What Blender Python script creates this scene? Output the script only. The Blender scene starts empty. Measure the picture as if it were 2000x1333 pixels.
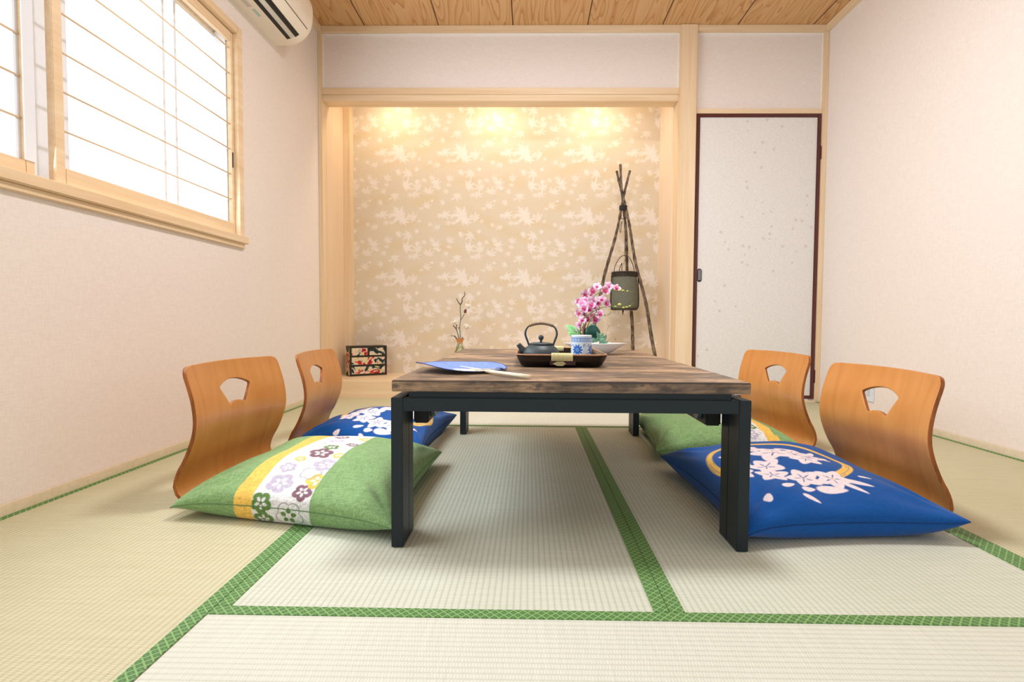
import bpy, bmesh, math, random
import numpy as np
from mathutils import Vector, Matrix

SC = bpy.context.scene
COL = SC.collection
PI = math.pi

# ---------------------------------------------------------------- camera
cam_data = bpy.data.cameras.new('camera')
cam = bpy.data.objects.new('camera', cam_data)
COL.objects.link(cam)
F_PX, PITCH, YAW, ROLL, SX = 1022.81, .0401, -.0159, .0064, 17.72
cam_data.sensor_width = 36.0
cam_data.lens = F_PX*36/2000
cam_data.shift_x = -SX/2000
cam_data.clip_start = .02
def cam_axes():
    def ray(U, V):                                      # U right, V down in the picture
        c, s = math.cos(ROLL), math.sin(ROLL); a = U*c+V*s; b = -U*s+V*c
        x, y2, z2 = a, 1., -b
        if abs(U)+abs(V) > 0: pass
        c, s = math.cos(PITCH), math.sin(PITCH); y = y2*c+z2*s; z = -y2*s+z2*c
        c, s = math.cos(YAW), math.sin(YAW)
        return Vector((x*c+y*s, -x*s+y*c, z))
    f0 = ray(0, 0)
    return (ray(1, 0)-f0).normalized(), (f0-ray(0, 1)).normalized(), f0.normalized()
R_, U_, F_ = cam_axes()
M = Matrix((R_, U_, -F_)).transposed().to_4x4()
M.translation = Vector((0, 0, .5627))
cam.matrix_world = M
SC.camera = cam

# ---------------------------------------------------------------- colour management, world, large lights
SC.view_settings.view_transform = 'Standard'
SC.view_settings.look = 'None'
SC.view_settings.gamma = 1
SC.view_settings.use_curve_mapping = False
SC.view_settings.exposure = -0.05

def lin(r, g, b):
    f = lambda c: ((c/255+.055)/1.055)**2.4 if c/255 > .04045 else c/255/12.92
    return (f(r), f(g), f(b), 1)

w = bpy.data.worlds.new('world'); SC.world = w; w.use_nodes = True
bg = w.node_tree.nodes['Background']
bg.inputs[0].default_value = (.90, .95, 1, 1); bg.inputs[1].default_value = .55

def area(name, loc, direction, sx, sy, power, color, shape='RECTANGLE', spread=PI):
    l = bpy.data.lights.new(name, 'AREA'); l.shape = shape; l.size = sx; l.size_y = sy
    l.energy = power; l.color = color; l.spread = spread
    o = bpy.data.objects.new(name, l); COL.objects.link(o); o.location = loc
    o.rotation_euler = Vector(direction).to_track_quat('-Z', 'Y').to_euler()
    return o
# round ceiling lamp in the middle of the room
area('ceiling_lamp_light', (.28, 1.85, 2.50), (0, 0, -1), .50, .50, 44, (1, .985, .985), 'DISK')
# daylight through the frosted window
o = area('window_daylight', (-1.450, 1.55, 1.48), (1, 0, -.10), 2.1, .90, 40, (.84, .92, 1))
o.visible_camera = False
# added fill light behind the camera, evens out the room
area('rear_fill_light', (.28, -1.5, 1.35), (0, 1, -.1), 3.2, 2.2, 13, (.88, .94, 1))
# three warm downlights hidden in the top of the alcove
for x in (-1.08, -.27, .50):
    l = bpy.data.lights.new('alcove_downlight', 'SPOT'); l.energy = 9.5; l.color = (1, .76, .48)
    l.spot_size = math.radians(140); l.spot_blend = 1; l.shadow_soft_size = .05
    o = bpy.data.objects.new('alcove_downlight', l); COL.objects.link(o); o.location = (x, 3.99, 2.36)

l = area('alcove_soft_fill', (-.22, 3.93, 2.38), (0, .35, -1), 2.2, .10, 5.0, (1, .86, .68))  # added warm wash, no fitting of its own besides the downlights

# ---------------------------------------------------------------- node helper
class NT:
    def __init__(s, name, rough=.6, spec=.4):
        s.m = bpy.data.materials.new(name); s.m.use_nodes = True
        s.t = s.m.node_tree; s.b = s.t.nodes['Principled BSDF']
        s.b.inputs['Roughness'].default_value = rough
        s.b.inputs['Specular IOR Level'].default_value = spec
    def new(s, typ, **k):
        n = s.t.nodes.new(typ)
        for a, v in k.items(): setattr(n, a, v)
        return n
    def link(s, a, b): s.t.links.new(a, b)
    def inp(s, sock, v):
        if isinstance(v, bpy.types.NodeSocket): s.link(v, sock)
        else: sock.default_value = v
    def math(s, op, a, b=0., c=0.):
        n = s.new('ShaderNodeMath', operation=op)
        for i, v in enumerate((a, b, c)): s.inp(n.inputs[i], v)
        return n.outputs[0]
    def coord(s, which='Object', scale=(1, 1, 1), loc=(0, 0, 0), rot=(0, 0, 0)):
        tc = s.new('ShaderNodeTexCoord'); mp = s.new('ShaderNodeMapping')
        mp.inputs['Scale'].default_value = scale; mp.inputs['Location'].default_value = loc
        mp.inputs['Rotation'].default_value = rot
        s.link(tc.outputs[which], mp.inputs[0]); return mp.outputs[0]
    def world(s, scale=(1, 1, 1), loc=(0, 0, 0)):
        g = s.new('ShaderNodeNewGeometry'); mp = s.new('ShaderNodeMapping')
        mp.inputs['Scale'].default_value = scale; mp.inputs['Location'].default_value = loc
        s.link(g.outputs['Position'], mp.inputs[0]); return mp.outputs[0]
    def sep(s, v):
        n = s.new('ShaderNodeSeparateXYZ'); s.link(v, n.inputs[0]); return n.outputs
    def noise(s, v, scale, detail=3, rough=.5, dist=0.):
        n = s.new('ShaderNodeTexNoise'); s.link(v, n.inputs['Vector'])
        n.inputs['Scale'].default_value = scale; n.inputs['Detail'].default_value = detail
        n.inputs['Roughness'].default_value = rough; n.inputs['Distortion'].default_value = dist
        return n.outputs[0]
    def ramp(s, f, stops, interp='LINEAR'):
        n = s.new('ShaderNodeValToRGB'); s.link(f, n.inputs[0]); r = n.color_ramp; r.interpolation = interp
        while len(r.elements) < len(stops): r.elements.new(.5)
        for e, (p, c) in zip(r.elements, stops): e.position = p; e.color = c if len(c) == 4 else (*c, 1)
        return n.outputs[0]
    def mix(s, f, a, b, mode='MIX'):
        n = s.new('ShaderNodeMix', data_type='RGBA', blend_type=mode)
        s.inp(n.inputs[0], f)
        for i, v in ((6, a), (7, b)):
            s.inp(n.inputs[i], v)
        return n.outputs[2]
    def color(s, c): s.inp(s.b.inputs['Base Color'], c)
    def bump(s, h, strength=.3, dist=.002):
        n = s.new('ShaderNodeBump'); n.inputs['Strength'].default_value = strength
        n.inputs['Distance'].default_value = dist; s.link(h, n.inputs['Height'])
        s.link(n.outputs[0], s.b.inputs['Normal'])
        return n

def plain(name, col, rough=.5, spec=.4, metal=0., var=.06, nscale=60):
    n = NT(name, rough, spec); n.b.inputs['Metallic'].default_value = metal
    f = n.noise(n.coord(), nscale, 3)
    d = tuple(c*(1-var) for c in col[:3])+(1,); e = tuple(min(1, c*(1+var)) for c in col[:3])+(1,)
    n.color(n.ramp(f, [(.3, d), (.7, e)])); return n.m

def wood(name, c1, c2, axis='z', rough=.5, scale=1., contrast=1., world=True, spec=.3, bumpy=0.):
    n = NT(name, rough, spec)
    k = dict(x=(1.2, 30, 30), y=(30, 1.2, 30), z=(30, 30, 1.2))[axis]
    k = tuple(a*scale for a in k)
    v = n.world(k) if world else n.coord('Object', k)
    a = n.noise(v, 1., 4, .55, .6)
    k2 = tuple(a_*4 for a_ in k)
    v2 = n.world(k2) if world else n.coord('Object', k2)
    b = n.noise(v2, 1., 2, .5)
    f = n.math('ADD', n.math('MULTIPLY', a, .75), n.math('MULTIPLY', b, .25))
    h = .16/contrast
    n.color(n.ramp(f, [(max(0, .5-h), c2), (min(1, .5+h), c1)]))
    if bumpy: n.bump(f, bumpy)
    return n.m

# ---------------------------------------------------------------- mesh helpers
def obj(name, bm, mat, parent=None, smooth=False, loc=None):
    me = bpy.data.meshes.new(name)
    if isinstance(bm, bmesh.types.BMesh):
        bm.normal_update(); bm.to_mesh(me); bm.free()
    else:
        me = bm; me.name = name
    o = bpy.data.objects.new(name, me); COL.objects.link(o)
    for m in (mat if isinstance(mat, (list, tuple)) else [mat]): me.materials.append(m)
    if smooth:
        me.polygons.foreach_set('use_smooth', [True]*len(me.polygons))
    if parent: o.parent = parent
    if loc is not None: o.location = loc
    return o
def thing(name, label, cat, loc=(0, 0, 0), rz=0, group=None):
    o = bpy.data.objects.new(name, None); COL.objects.link(o); o.location = loc; o.rotation_euler = (0, 0, rz)
    o.empty_display_size = .05
    return tag(o, label, cat, group)
def tag(o, label, cat, group=None):
    o['label'] = label; o['category'] = cat
    if group: o['group'] = group
    return o
def struct(name, bm, mat, parent=None, **k):
    o = obj(name, bm, mat, parent, **k)
    if not parent: o['kind'] = 'structure'
    return o
def box(bm, x0, x1, y0, y1, z0, z1, bev=0., seg=2, mi=0):
    vs = [bm.verts.new((x, y, z)) for x in (x0, x1) for y in (y0, y1) for z in (z0, z1)]
    fs = [bm.faces.new([vs[i] for i in q]) for q in ((0, 1, 3, 2), (4, 6, 7, 5), (0, 4, 5, 1), (2, 3, 7, 6), (0, 2, 6, 4), (1, 5, 7, 3))]
    for f in fs: f.material_index = mi
    if bev:
        es = list({e for f in fs for e in f.edges})
        bmesh.ops.bevel(bm, geom=es, offset=bev, segments=seg, affect='EDGES', clamp_overlap=True)
    return fs
def nb(): return bmesh.new()
def bx(*a, **k):
    bm = nb(); box(bm, *a, **k); return bm
def tube(bm, pts, rad, n=8, caps=True, closed=False, flat=None):
    """sweep a circle (or ellipse) along points; rad number or list"""
    pts = [Vector(p) for p in pts]; k = len(pts)
    if not hasattr(rad, '__len__'): rad = [rad]*k
    rings = []; up = Vector((0, 0, 1)); prev = None
    for i, p in enumerate(pts):
        if closed: d = pts[(i+1) % k]-pts[i-1]
        else: d = pts[min(i+1, k-1)]-pts[max(i-1, 0)]
        d.normalize()
        if prev is None:
            a = d.cross(up)
            if a.length < 1e-3: a = d.cross(Vector((1, 0, 0)))
            a.normalize()
        else:
            a = prev-d*prev.dot(d); a.normalize()
        prev = a; b = d.cross(a)
        fl = flat or 1
        rings.append([bm.verts.new(p+(a*math.cos(2*PI*j/n)+b*math.sin(2*PI*j/n)*fl)*rad[i]) for j in range(n)])
    for i in range(k if closed else k-1):
        A, B = rings[i], rings[(i+1) % k]
        for j in range(n): bm.faces.new((A[j], A[(j+1) % n], B[(j+1) % n], B[j]))
    if caps and not closed:
        bm.faces.new(rings[0][::-1]); bm.faces.new(rings[-1])
    return rings
def smoothline(pts, m=6):
    """Catmull-Rom through points"""
    P = [Vector(p) for p in pts]; P = [2*P[0]-P[1]]+P+[2*P[-1]-P[-2]]
    out = []
    for i in range(1, len(P)-2):
        for j in range(m):
            t = j/m; a, b, c, d = P[i-1:i+3]
            out.append(.5*((2*b)+(c-a)*t+(2*a-5*b+4*c-d)*t*t+(3*b-3*c+d-a)*t**3))
    out.append(P[-2]); return out
def lathe(bm, prof, n=32, cx=0, cy=0, ang=2*PI):
    rings = []
    for r, z in prof:
        if r < 1e-5: rings.append([bm.verts.new((cx, cy, z))])
        else: rings.append([bm.verts.new((cx+r*math.cos(ang*j/n), cy+r*math.sin(ang*j/n), z)) for j in range(n)])
    for A, B in zip(rings, rings[1:]):
        for j in range(n):
            k = (j+1) % n
            if len(A) == 1 and len(B) == 1: continue
            if len(A) == 1: bm.faces.new((A[0], B[j], B[k]))
            elif len(B) == 1: bm.faces.new((A[j], A[k], B[0]))
            else: bm.faces.new((A[j], A[k], B[k], B[j]))
    bmesh.ops.recalc_face_normals(bm, faces=bm.faces[:])
def grid(name, P, mat, parent=None, C=None, smooth=True, flip=False):
    """P: (n, m, 3) numpy positions -> one mesh object; C: (n, m, 3) linear colours in attribute 'Col'"""
    n, m = P.shape[:2]
    idx = np.arange(n*m).reshape(n, m)
    q = np.stack([idx[:-1, :-1], idx[1:, :-1], idx[1:, 1:], idx[:-1, 1:]], -1).reshape(-1, 4)
    if flip: q = q[:, ::-1]
    return rawmesh(name, P.reshape(-1, 3), q, mat, parent, None if C is None else C.reshape(-1, 3), smooth)
def rawmesh(name, V, Q, mat, parent=None, C=None, smooth=True):
    me = bpy.data.meshes.new(name)
    k = Q.shape[1]
    me.vertices.add(len(V)); me.vertices.foreach_set('co', np.asarray(V, np.float32).ravel())
    me.loops.add(Q.size); me.loops.foreach_set('vertex_index', np.ascontiguousarray(Q, np.int32).ravel())
    me.polygons.add(len(Q)); me.polygons.foreach_set('loop_start', np.arange(0, Q.size, k, dtype=np.int32))
    me.update(calc_edges=True)
    if smooth: me.polygons.foreach_set('use_smooth', np.ones(len(Q), bool))
    if C is not None:
        at = me.color_attributes.new('Col', 'FLOAT_COLOR', 'POINT')
        at.data.foreach_set('color', np.concatenate([C, np.ones((len(C), 1))], 1).astype(np.float32).ravel())
    me.validate()
    return obj(name, me, mat, parent)
def L3(r, g, b): return np.array(lin(r, g, b)[:3])
def over(C, mask, col):
    m = np.clip(mask, 0, 1)[..., None]
    return C*(1-m)+np.asarray(col)*m
def sm(d, w): return np.clip(.5-d/w, 0, 1)                     # soft inside test: d signed distance

# ---------------------------------------------------------------- room dimensions (metres)
XL, XR = -1.484, 2.036
XA, XB, XC = -.609, .274, 1.157            # mat seams
YM, YN, YB = .993, 2.742, 3.70             # mat seams, alcove front
ZC = 2.589
YR = -1.55
NZ, NY = .129, 4.19                        # alcove floor height, alcove back

# ---------------------------------------------------------------- materials of the setting
def wallpaper_plain():
    n = NT('woven_wallpaper', .85, .15)
    v = n.world((1, 1, 1))
    a = n.noise(n.world((260, 260, 40)), 1, 2); b = n.noise(n.world((40, 40, 300)), 1, 2)
    f = n.math('ADD', n.math('MULTIPLY', a, .5), n.math('MULTIPLY', b, .5))
    n.color(n.ramp(f, [(.3, lin(231, 221, 215)), (.7, lin(242, 234, 229))]))
    n.bump(f, .25, .0012); return n.m
M_WALL = wallpaper_plain()
HN1, HN2 = lin(241, 219, 188), lin(226, 197, 158)
M_HX, M_HY, M_HZ = [wood('pale_cypress_'+a, HN1, HN2, a, .45, .8, .9) for a in 'xyz']
M_CAULK = plain('white_edge_strip', lin(246, 240, 234), .6, var=.01)
M_LACQ = plain('dark_red_lacquer', lin(88, 42, 38), .3, .5)
M_BLACK = plain('black_metal', lin(22, 30, 34), .4, .5)
M_ALU_GLARE = plain('pale_aluminium_and_glare', lin(236, 242, 252), .4, .5, var=.01)  # frame metal; on the stile and reveal it stands for window glare

def ceiling_mat():
    n = NT('cedar_ceiling_boards', .5, .3)
    g = n.world(); x, y, z = n.sep(g)
    u = n.math('DIVIDE', n.math('ADD', x, 1.159+5.12), .5125)
    fr = n.math('FRACT', u); bi = n.math('FLOOR', u)
    off = n.math('MULTIPLY', bi, 7.31)
    cx = n.new('ShaderNodeCombineXYZ'); n.link(n.math('ADD', x, off), cx.inputs[0]); n.link(n.math('ADD', n.math('MULTIPLY', y, .13), off), cx.inputs[1])
    lo = n.noise(cx.outputs[0], 5.5, 2, .5, .3)
    rings = n.math('FRACT', n.math('MULTIPLY', lo, 17))
    rings = n.math('POWER', rings, 2.2)
    fine = n.noise(n.world((160, 4, 1)), 1, 3)
    f = n.math('ADD', n.math('MULTIPLY', rings, .62), n.math('MULTIPLY', fine, .5))
    col = n.ramp(f, [(.15, lin(216, 176, 126)), (.6, lin(205, 157, 104)), (1, lin(178, 122, 74))])
    d = n.math('ABSOLUTE', n.math('SUBTRACT', fr, .5))
    gap = n.math('GREATER_THAN', d, .4925)
    n.color(n.mix(gap, col, lin(86, 52, 26)))
    n.bump(n.math('SUBTRACT', 1, gap), .5, .004)
    return n.m

# ---------------------------------------------------------------- floor slab and straw mats
struct('floor', bx(XL-.1, XR+.1, YR, YB+.02, -.16, -.056), plain('underfloor_board', lin(170, 140, 100)))

def rush(name, c1, c2, along):
    """woven rush: ribs a bit over a centimetre apart, rushes run across the ribs"""
    n = NT(name, .62, .25)
    x, y, z = n.sep(n.world())
    a, b = (x, y) if along == 'y' else (y, x)               # a: across the ribs
    P = .0135
    rib = n.math('ABSOLUTE', n.math('SINE', n.math('MULTIPLY', a, PI/P)))
    rib = n.math('POWER', rib, .45)
    par = n.math('MULTIPLY', n.math('FLOOR', n.math('DIVIDE', a, P)), .5)
    row = n.math('ABSOLUTE', n.math('SINE', n.math('MULTIPLY', n.math('ADD', n.math('DIVIDE', b, .0052), par), PI)))
    row = n.math('POWER', row, .6)
    h = n.math('MULTIPLY', rib, n.math('ADD', n.math('MULTIPLY', row, .5), .5))
    sc = (6, 190, 1) if along == 'y' else (190, 6, 1)
    st = n.noise(n.world(sc), 1, 3, .6)
    big = n.noise(n.world((3, 3, 3)), 1, 2)
    f = n.math('ADD', n.math('MULTIPLY', h, .45), n.math('ADD', n.math('MULTIPLY', st, .45), n.math('MULTIPLY', big, .15)))
    n.color(n.ramp(f, [(.25, c2), (.8, c1)]))
    n.bump(h, .55, .0018); return n.m
R1 = rush('rush_centre', lin(212, 216, 202), lin(178, 182, 160), 'y')
R2 = rush('rush_cross', lin(216, 218, 206), lin(192, 193, 177), 'x')
R3 = rush('rush_side', lin(208, 204, 174), lin(174, 166, 128), 'y')  # tanner than the centre mats: weave sheen put into the colour
def border_mat():
    n = NT('green_brocade', .6, .3)
    x, y, z = n.sep(n.world())
    k = PI/.0125
    a = n.math('ADD', x, y); b = n.math('SUBTRACT', x, y)
    sa = n.math('ABSOLUTE', n.math('SINE', n.math('MULTIPLY', a, k*.7))); sb = n.math('ABSOLUTE', n.math('SINE', n.math('MULTIPLY', b, k*.7)))
    mn = n.math('MINIMUM', sa, sb)
    lat = n.math('LESS_THAN', mn, .26)
    inner = n.math('LESS_THAN', n.math('ABSOLUTE', n.math('SUBTRACT', mn, .72)), .12)
    th = n.noise(n.world((500, 500, 10)), 1, 2)
    base = n.ramp(th, [(.3, lin(78, 120, 66)), (.7, lin(104, 144, 84))])
    c = n.mix(lat, base, lin(134, 172, 106)); c = n.mix(inner, c, lin(66, 108, 58))
    n.color(c); n.bump(n.math('ADD', lat, th), .3, .0006); return n.m
M_BORD = border_mat()
def mat_thing(x0, x1, y0, y1, m, borders, label):
    g = .0006
    o = obj('tatami_mat', bx(x0+g, x1-g, y0+g, y1-g, -.055, 0, bev=.0012, seg=1), m)
    tag(o, label, 'tatami mat', 'straw mats covering the floor')
    for s in borders:
        b = dict(l=(x0+g, x0+.030, y0+g, y1-g), r=(x1-.030, x1-g, y0+g, y1-g), f=(x0+g, x1-g, y0+g, y0+.030), b=(x0+g, x1-g, y1-.030, y1-g))[s]
        obj('border', bx(*b, -.001, .0016, bev=.0007, seg=1), M_BORD, o)
YS = 1.883
mat_thing(XL, XA, YS-1.77, YS, R3, 'lr', 'straw mat along the window wall nearest the camera, in front of the thin seam')
mat_thing(XL, XA, YS, YB-.02, R3, 'lr', 'straw mat along the window wall reaching back to the alcove corner')
mat_thing(XC, XR, YS-1.77, YS, R3, 'lr', 'straw mat along the right wall nearest the camera, bottom right of the photo')
mat_thing(XC, XR, YS, YB-.02, R3, 'lr', 'straw mat along the right wall reaching back to the closet door')
mat_thing(XA, XB, YM, YN, R1, 'lr', 'straw mat under the left half of the low table')
mat_thing(XB, XC, YM, YN, R1, 'lr', 'straw mat under the right half of the low table')
mat_thing(XA, XC, YM-.885, YM, R2, 'fb', 'straw mat lying crosswise at the bottom of the photo before the table')
mat_thing(XA, XC, YN, YB-.02, R2, 'fb', 'straw mat lying crosswise behind the table in front of the alcove')
for k, (xa, ya, xb, yb) in enumerate(((XL, YR, XR, YM-.887), )):
    o = obj('tatami_mat', bx(xa, xb, ya, yb-.001, -.055, 0), R2)
    tag(o, 'straw mat behind the camera position, out of the photo', 'tatami mat', 'straw mats covering the floor')

# ---------------------------------------------------------------- ceiling, walls
struct('ceiling', bx(XL-.1, XR+.1, YR, YB+.02, ZC, ZC+.08), ceiling_mat())
# left wall with the window opening
WY0, WY1, WZ0, WZ1 = .45, 2.655, .965, 1.985
bm = nb()
T = .14
box(bm, XL-T, XL, YR, WY0, -.05, ZC); box(bm, XL-T, XL, WY1, YB+.02, -.05, ZC)
box(bm, XL-T, XL, WY0, WY1, -.05, WZ0); box(bm, XL-T, XL, WY0, WY1, WZ1, ZC)
struct('wall_left', bm, M_WALL)
struct('wall_right', bx(XR, XR+.1, YR, YB+.02, -.05, ZC), M_WALL)
# back wall: panel over alcove, panel over door, and behind the frame
XP0, XP1 = 1.020, 1.136                    # middle post
bm = nb()
box(bm, XL, XP0, YB+.012, YB+.08, 2.16, ZC)
box(bm, XP1, XR, YB+.012, YB+.08, 2.0, ZC)
wb = struct('wall_back', bm, M_WALL)
bm = nb()
def rim(x0, x1, z0, z1, t=.010, y=YB+.004):
    box(bm, x0, x0+t, y, y+.01, z0, z1); box(bm, x1-t, x1, y, y+.01, z0, z1); box(bm, x0+t, x1-t, y, y+.01, z1-t, z1)
rim(XL+.026, XP0, 2.172, 2.546); rim(XP1+.004, XR-.028, 2.03, 2.546)
obj('edge_strip', bm, M_CAULK, wb)
# alcove shell
bm = nb()
box(bm, XL-.05, XL+.028, YB+.06, NY+.05, -.05, 2.5)
box(bm, XP0+.003, XP0+.05, YB+.122, NY+.05, -.05, 2.5)
ns = struct('wall_alcove_sides', bm, wood('pale_panel', lin(238, 214, 186), lin(228, 200, 168), 'z', .5, .5, .5))
ns.name = 'wall_alcove'
struct('ceiling_alcove', bx(XL-.05, XP0+.05, YB+.06, NY+.05, 2.42, 2.5), plain('alcove_ceiling_paint', lin(235, 215, 190), .7))

# ---------------------------------------------------------------- alcove wallpaper with maple leaves
def leafmask(X, Z, cx, cz, r, rot, flat=1.):
    x, z = X-cx, (Z-cz)/flat
    out = np.zeros_like(X)
    for a, l in ((0, 1.), (48, .95), (-48, .95), (96, .75), (-96, .75), (140, .45), (-140, .45)):
        t = math.radians(a+rot+90); dx, dz = math.cos(t), math.sin(t)
        u = (x*dx+z*dz)/(l*r); v = np.abs(-x*dz+z*dx)/r
        wd = .135*np.sin(PI*np.clip(u, 0, 1)**.7)
        out = np.maximum(out, np.where((u > 0) & (u < 1), sm(v-wd, .12), 0))
    return out
def alcove_paper():
    x0, x1, z0, z1 = XL, XP0+.02, NZ-.01, 2.42
    nx, nz = 620, 560
    X, Z = np.meshgrid(np.linspace(x0, x1, nx), np.linspace(z0, z1, nz), indexing='ij')
    PX_, PZ_ = .497, .489
    Lf = [(720, 215, 85), (560, 205, 52), (835, 235, 50), (640, 282, 32), (945, 135, 42), (505, 315, 46), (790, 382, 52), (695, 372, 30), (865, 352, 24),
          (600, 430, 44), (765, 490, 55), (875, 505, 55), (840, 560, 52), (965, 545, 52), (1030, 500, 40), (930, 440, 30), (670, 572, 45), (580, 540, 34), (690, 180, 50), (745, 262, 48)]
    rs = random.Random(4)
    Xm = (X+1.3) % PX_; Zm = Z % PZ_
    mask = np.zeros_like(X)
    Lf += [((a-430+300) % 540+430, (b-130+250) % 530+130, r*.62) for a, b, r in Lf]
    for (a, b, r) in Lf:
        cx = (a-430)/540*PX_; cz = PZ_-(b-130)/530*PZ_; rot = rs.uniform(0, 360); fl = rs.choice([1, .8, .65]); r = r/540*PX_*1.3
        for ox in (-PX_, 0, PX_):
            for oz in (-PZ_, 0, PZ_):
                if -.1 < cx+ox < PX_+.1 and -.1 < cz+oz < PZ_+.1:
                    mask = np.maximum(mask, leafmask(Xm, Zm, cx+ox, cz+oz, r, rot, fl)*(.65+.35*((a*7+b) % 10)/10))
    C = np.ones(X.shape+(3,))*L3(220, 207, 186)
    cloud = .5+.5*np.sin(X*9+3*np.sin(Z*5))*np.sin(Z*23+2.5*np.sin(X*4+1)); C = over(C, np.clip(cloud-.55, 0, 1)*1.1, L3(218, 198, 160))
    C = over(C, mask*.85, L3(242, 236, 232))
    P = np.stack([X, np.full_like(X, NY), Z], -1)
    n = NT('maple_leaf_wallpaper', .75, .25)
    at = n.new('ShaderNodeAttribute', attribute_name='Col')
    th = n.noise(n.world((20, 20, 420)), 1, 2)
    n.color(n.mix(.12, at.outputs['Color'], n.ramp(th, [(.3, lin(200, 180, 150)), (.7, lin(255, 250, 240))]), 'MULTIPLY'))
    o = grid('wall_alcove_rear', P, n.m, None, C); o['kind'] = 'structure'
alcove_paper()

# ---------------------------------------------------------------- timber frame of the alcove wall
def trim(n, *a, mat=None, bev=.002, y=None):
    return struct('trim_%d' % n, bx(*a, bev=bev), mat)
trim(1, XL, XL+.026, YB-.012, YB+.10, 0, ZC-.001, mat=M_HZ)                    # left corner post
trim(2, XP0, XP1, YB-.03, YB+.12, 0, ZC-.001, mat=M_HZ, bev=.004)              # middle post
trim(3, XR-.034, XR, YB-.012, YB+.08, 0, ZC-.001, mat=M_HZ)                    # right corner post
trim(4, XL, XR, YB-.02, YB+.03, ZC-.042, ZC-.0005, mat=M_HX)                     # picture rail under ceiling
trim(5, XR-.03, XR, YR, YB-.02, ZC-.042, ZC-.0005, mat=M_HY)
trim(6, XL, XL+.03, YR, YB-.02, ZC-.042, ZC-.0005, mat=M_HY)
bm = nb()
box(bm, XL+.026, XP0, YB-.006, YB+.05, 2.128, 2.172, bev=.002); box(bm, XL+.026, XP0, YB+.004, YB+.115, 2.086, 2.129, bev=.002)
struct('trim_7', bm, M_HX)                                                       # alcove lintel
trim(8, XP1, XR-.034, YB-.006, YB+.05, 1.997, 2.03, mat=M_HX)                  # door head
bm = nb(); box(bm, XL+.026, XP0, YB-.012, YB+.11, 0, NZ, bev=.004)
struct('trim_8', bm, wood('alcove_sill', lin(244, 220, 186), lin(226, 194, 150), 'x', .35, .7, .8))
struct('floor_alcove', bx(XL, XP0, YB+.11, NY+.02, NZ-.03, NZ-.001), wood('alcove_floor', lin(244, 222, 190), lin(228, 198, 156), 'x', .3, .7, .7))
trim(9, XL+.028, XL+.078, 4.10, NY, NZ, 2.42, mat=M_HZ, bev=.001)              # inner alcove post
bm = nb(); box(bm, XP0-.006, XP0+.006, YB+.115, NY, NZ, 2.42)
struct('trim_10', bm, wood('pale_panel_right', lin(240, 220, 196), lin(232, 208, 180), 'z', .5, .5, .5))
struct('baseboard_left', bx(XL, XL+.012, YR, YB-.012, 0, .034, bev=.002), plain('ivory_base', lin(228, 214, 186), .5))
struct('baseboard_right', bx(XR-.012, XR, YR, YB-.012, 0, .034, bev=.002), plain('ivory_base_right', lin(228, 214, 190), .5))
struct('baseboard_back', bx(XL+.026, XR-.034, YB-.022, YB-.012, -.03, .012, bev=.001), M_HX)

# ---------------------------------------------------------------- closet door
d = thing('door_1', 'tall narrow pale papered closet door edged in dark red lacquer, right of the alcove', 'door')
del d['category']; del d['label']; d['kind'] = 'structure'
DX0, DX1, DZ0, DZ1 = 1.146, 2.000, .020, 1.996
def door_paper():
    n = NT('speckled_door_paper', .7, .25)
    w_ = n.world((60, 60, 260)); f = n.noise(w_, 1, 2)
    v = n.new('ShaderNodeTexVoronoi'); n.link(n.world((14, 14, 14)), v.inputs[0]); v.inputs['Scale'].default_value = 1
    v2 = n.noise(n.world((5, 5, 4)), 1, 2)
    dots = n.math('MULTIPLY', n.math('LESS_THAN', v.outputs['Distance'], .16), n.math('GREATER_THAN', v2, .50))
    base = n.ramp(f, [(.3, lin(220, 217, 214)), (.7, lin(236, 234, 232))])
    n.color(n.mix(n.math('MULTIPLY', dots, .5), base, lin(196, 186, 190))); return n.m
obj('panel', bx(DX0+.02, DX1-.02, YB+.002, YB+.016, DZ0+.02, DZ1-.02), door_paper(), d)
bm = nb(); t = .024
box(bm, DX0, DX0+t, YB-.006, YB+.012, DZ0, DZ1, bev=.003); box(bm, DX1-t, DX1, YB-.006, YB+.012, DZ0, DZ1, bev=.003)
box(bm, DX0+t, DX1-t, YB-.005, YB+.011, DZ1-t, DZ1, bev=.003); box(bm, DX0+t, DX1-t, YB-.005, YB+.011, DZ0, DZ0+t, bev=.003)
obj('frame', bm, M_LACQ, d)
bm = nb()
def oval(k, r1, r2): return [(1.186+r1*math.cos(a)*1., YB+.001, .884+.0*a+(r2-r1)*(1 if math.sin(a) > 0 else -1)+r1*math.sin(a)) for a in [2*PI*i/k for i in range(k)]]
tube(bm, oval(28, .013, .042), .0042, 8, closed=True)
o = obj('door_pull', bm, M_BLACK, d, smooth=True); o['label'] = 'small black oval finger pull'
bm = nb(); tube(bm, [(1.186, YB-.001, .848), (1.186, YB-.001, .92)], [.012, .012], 12); obj('pull_recess', bm, plain('grey_recess', lin(120, 120, 122), .4), o)
for z in (1.73, .18):
    obj('hinge', bx(DX1-.004, DX1+.006, YB-.012, YB+.004, z-.045, z+.045, bev=.002), M_LACQ, d)
bm = bx(DX1-.03, DX1+.05, YB-.02, YB+.01, 0, .012); bm.free()

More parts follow.
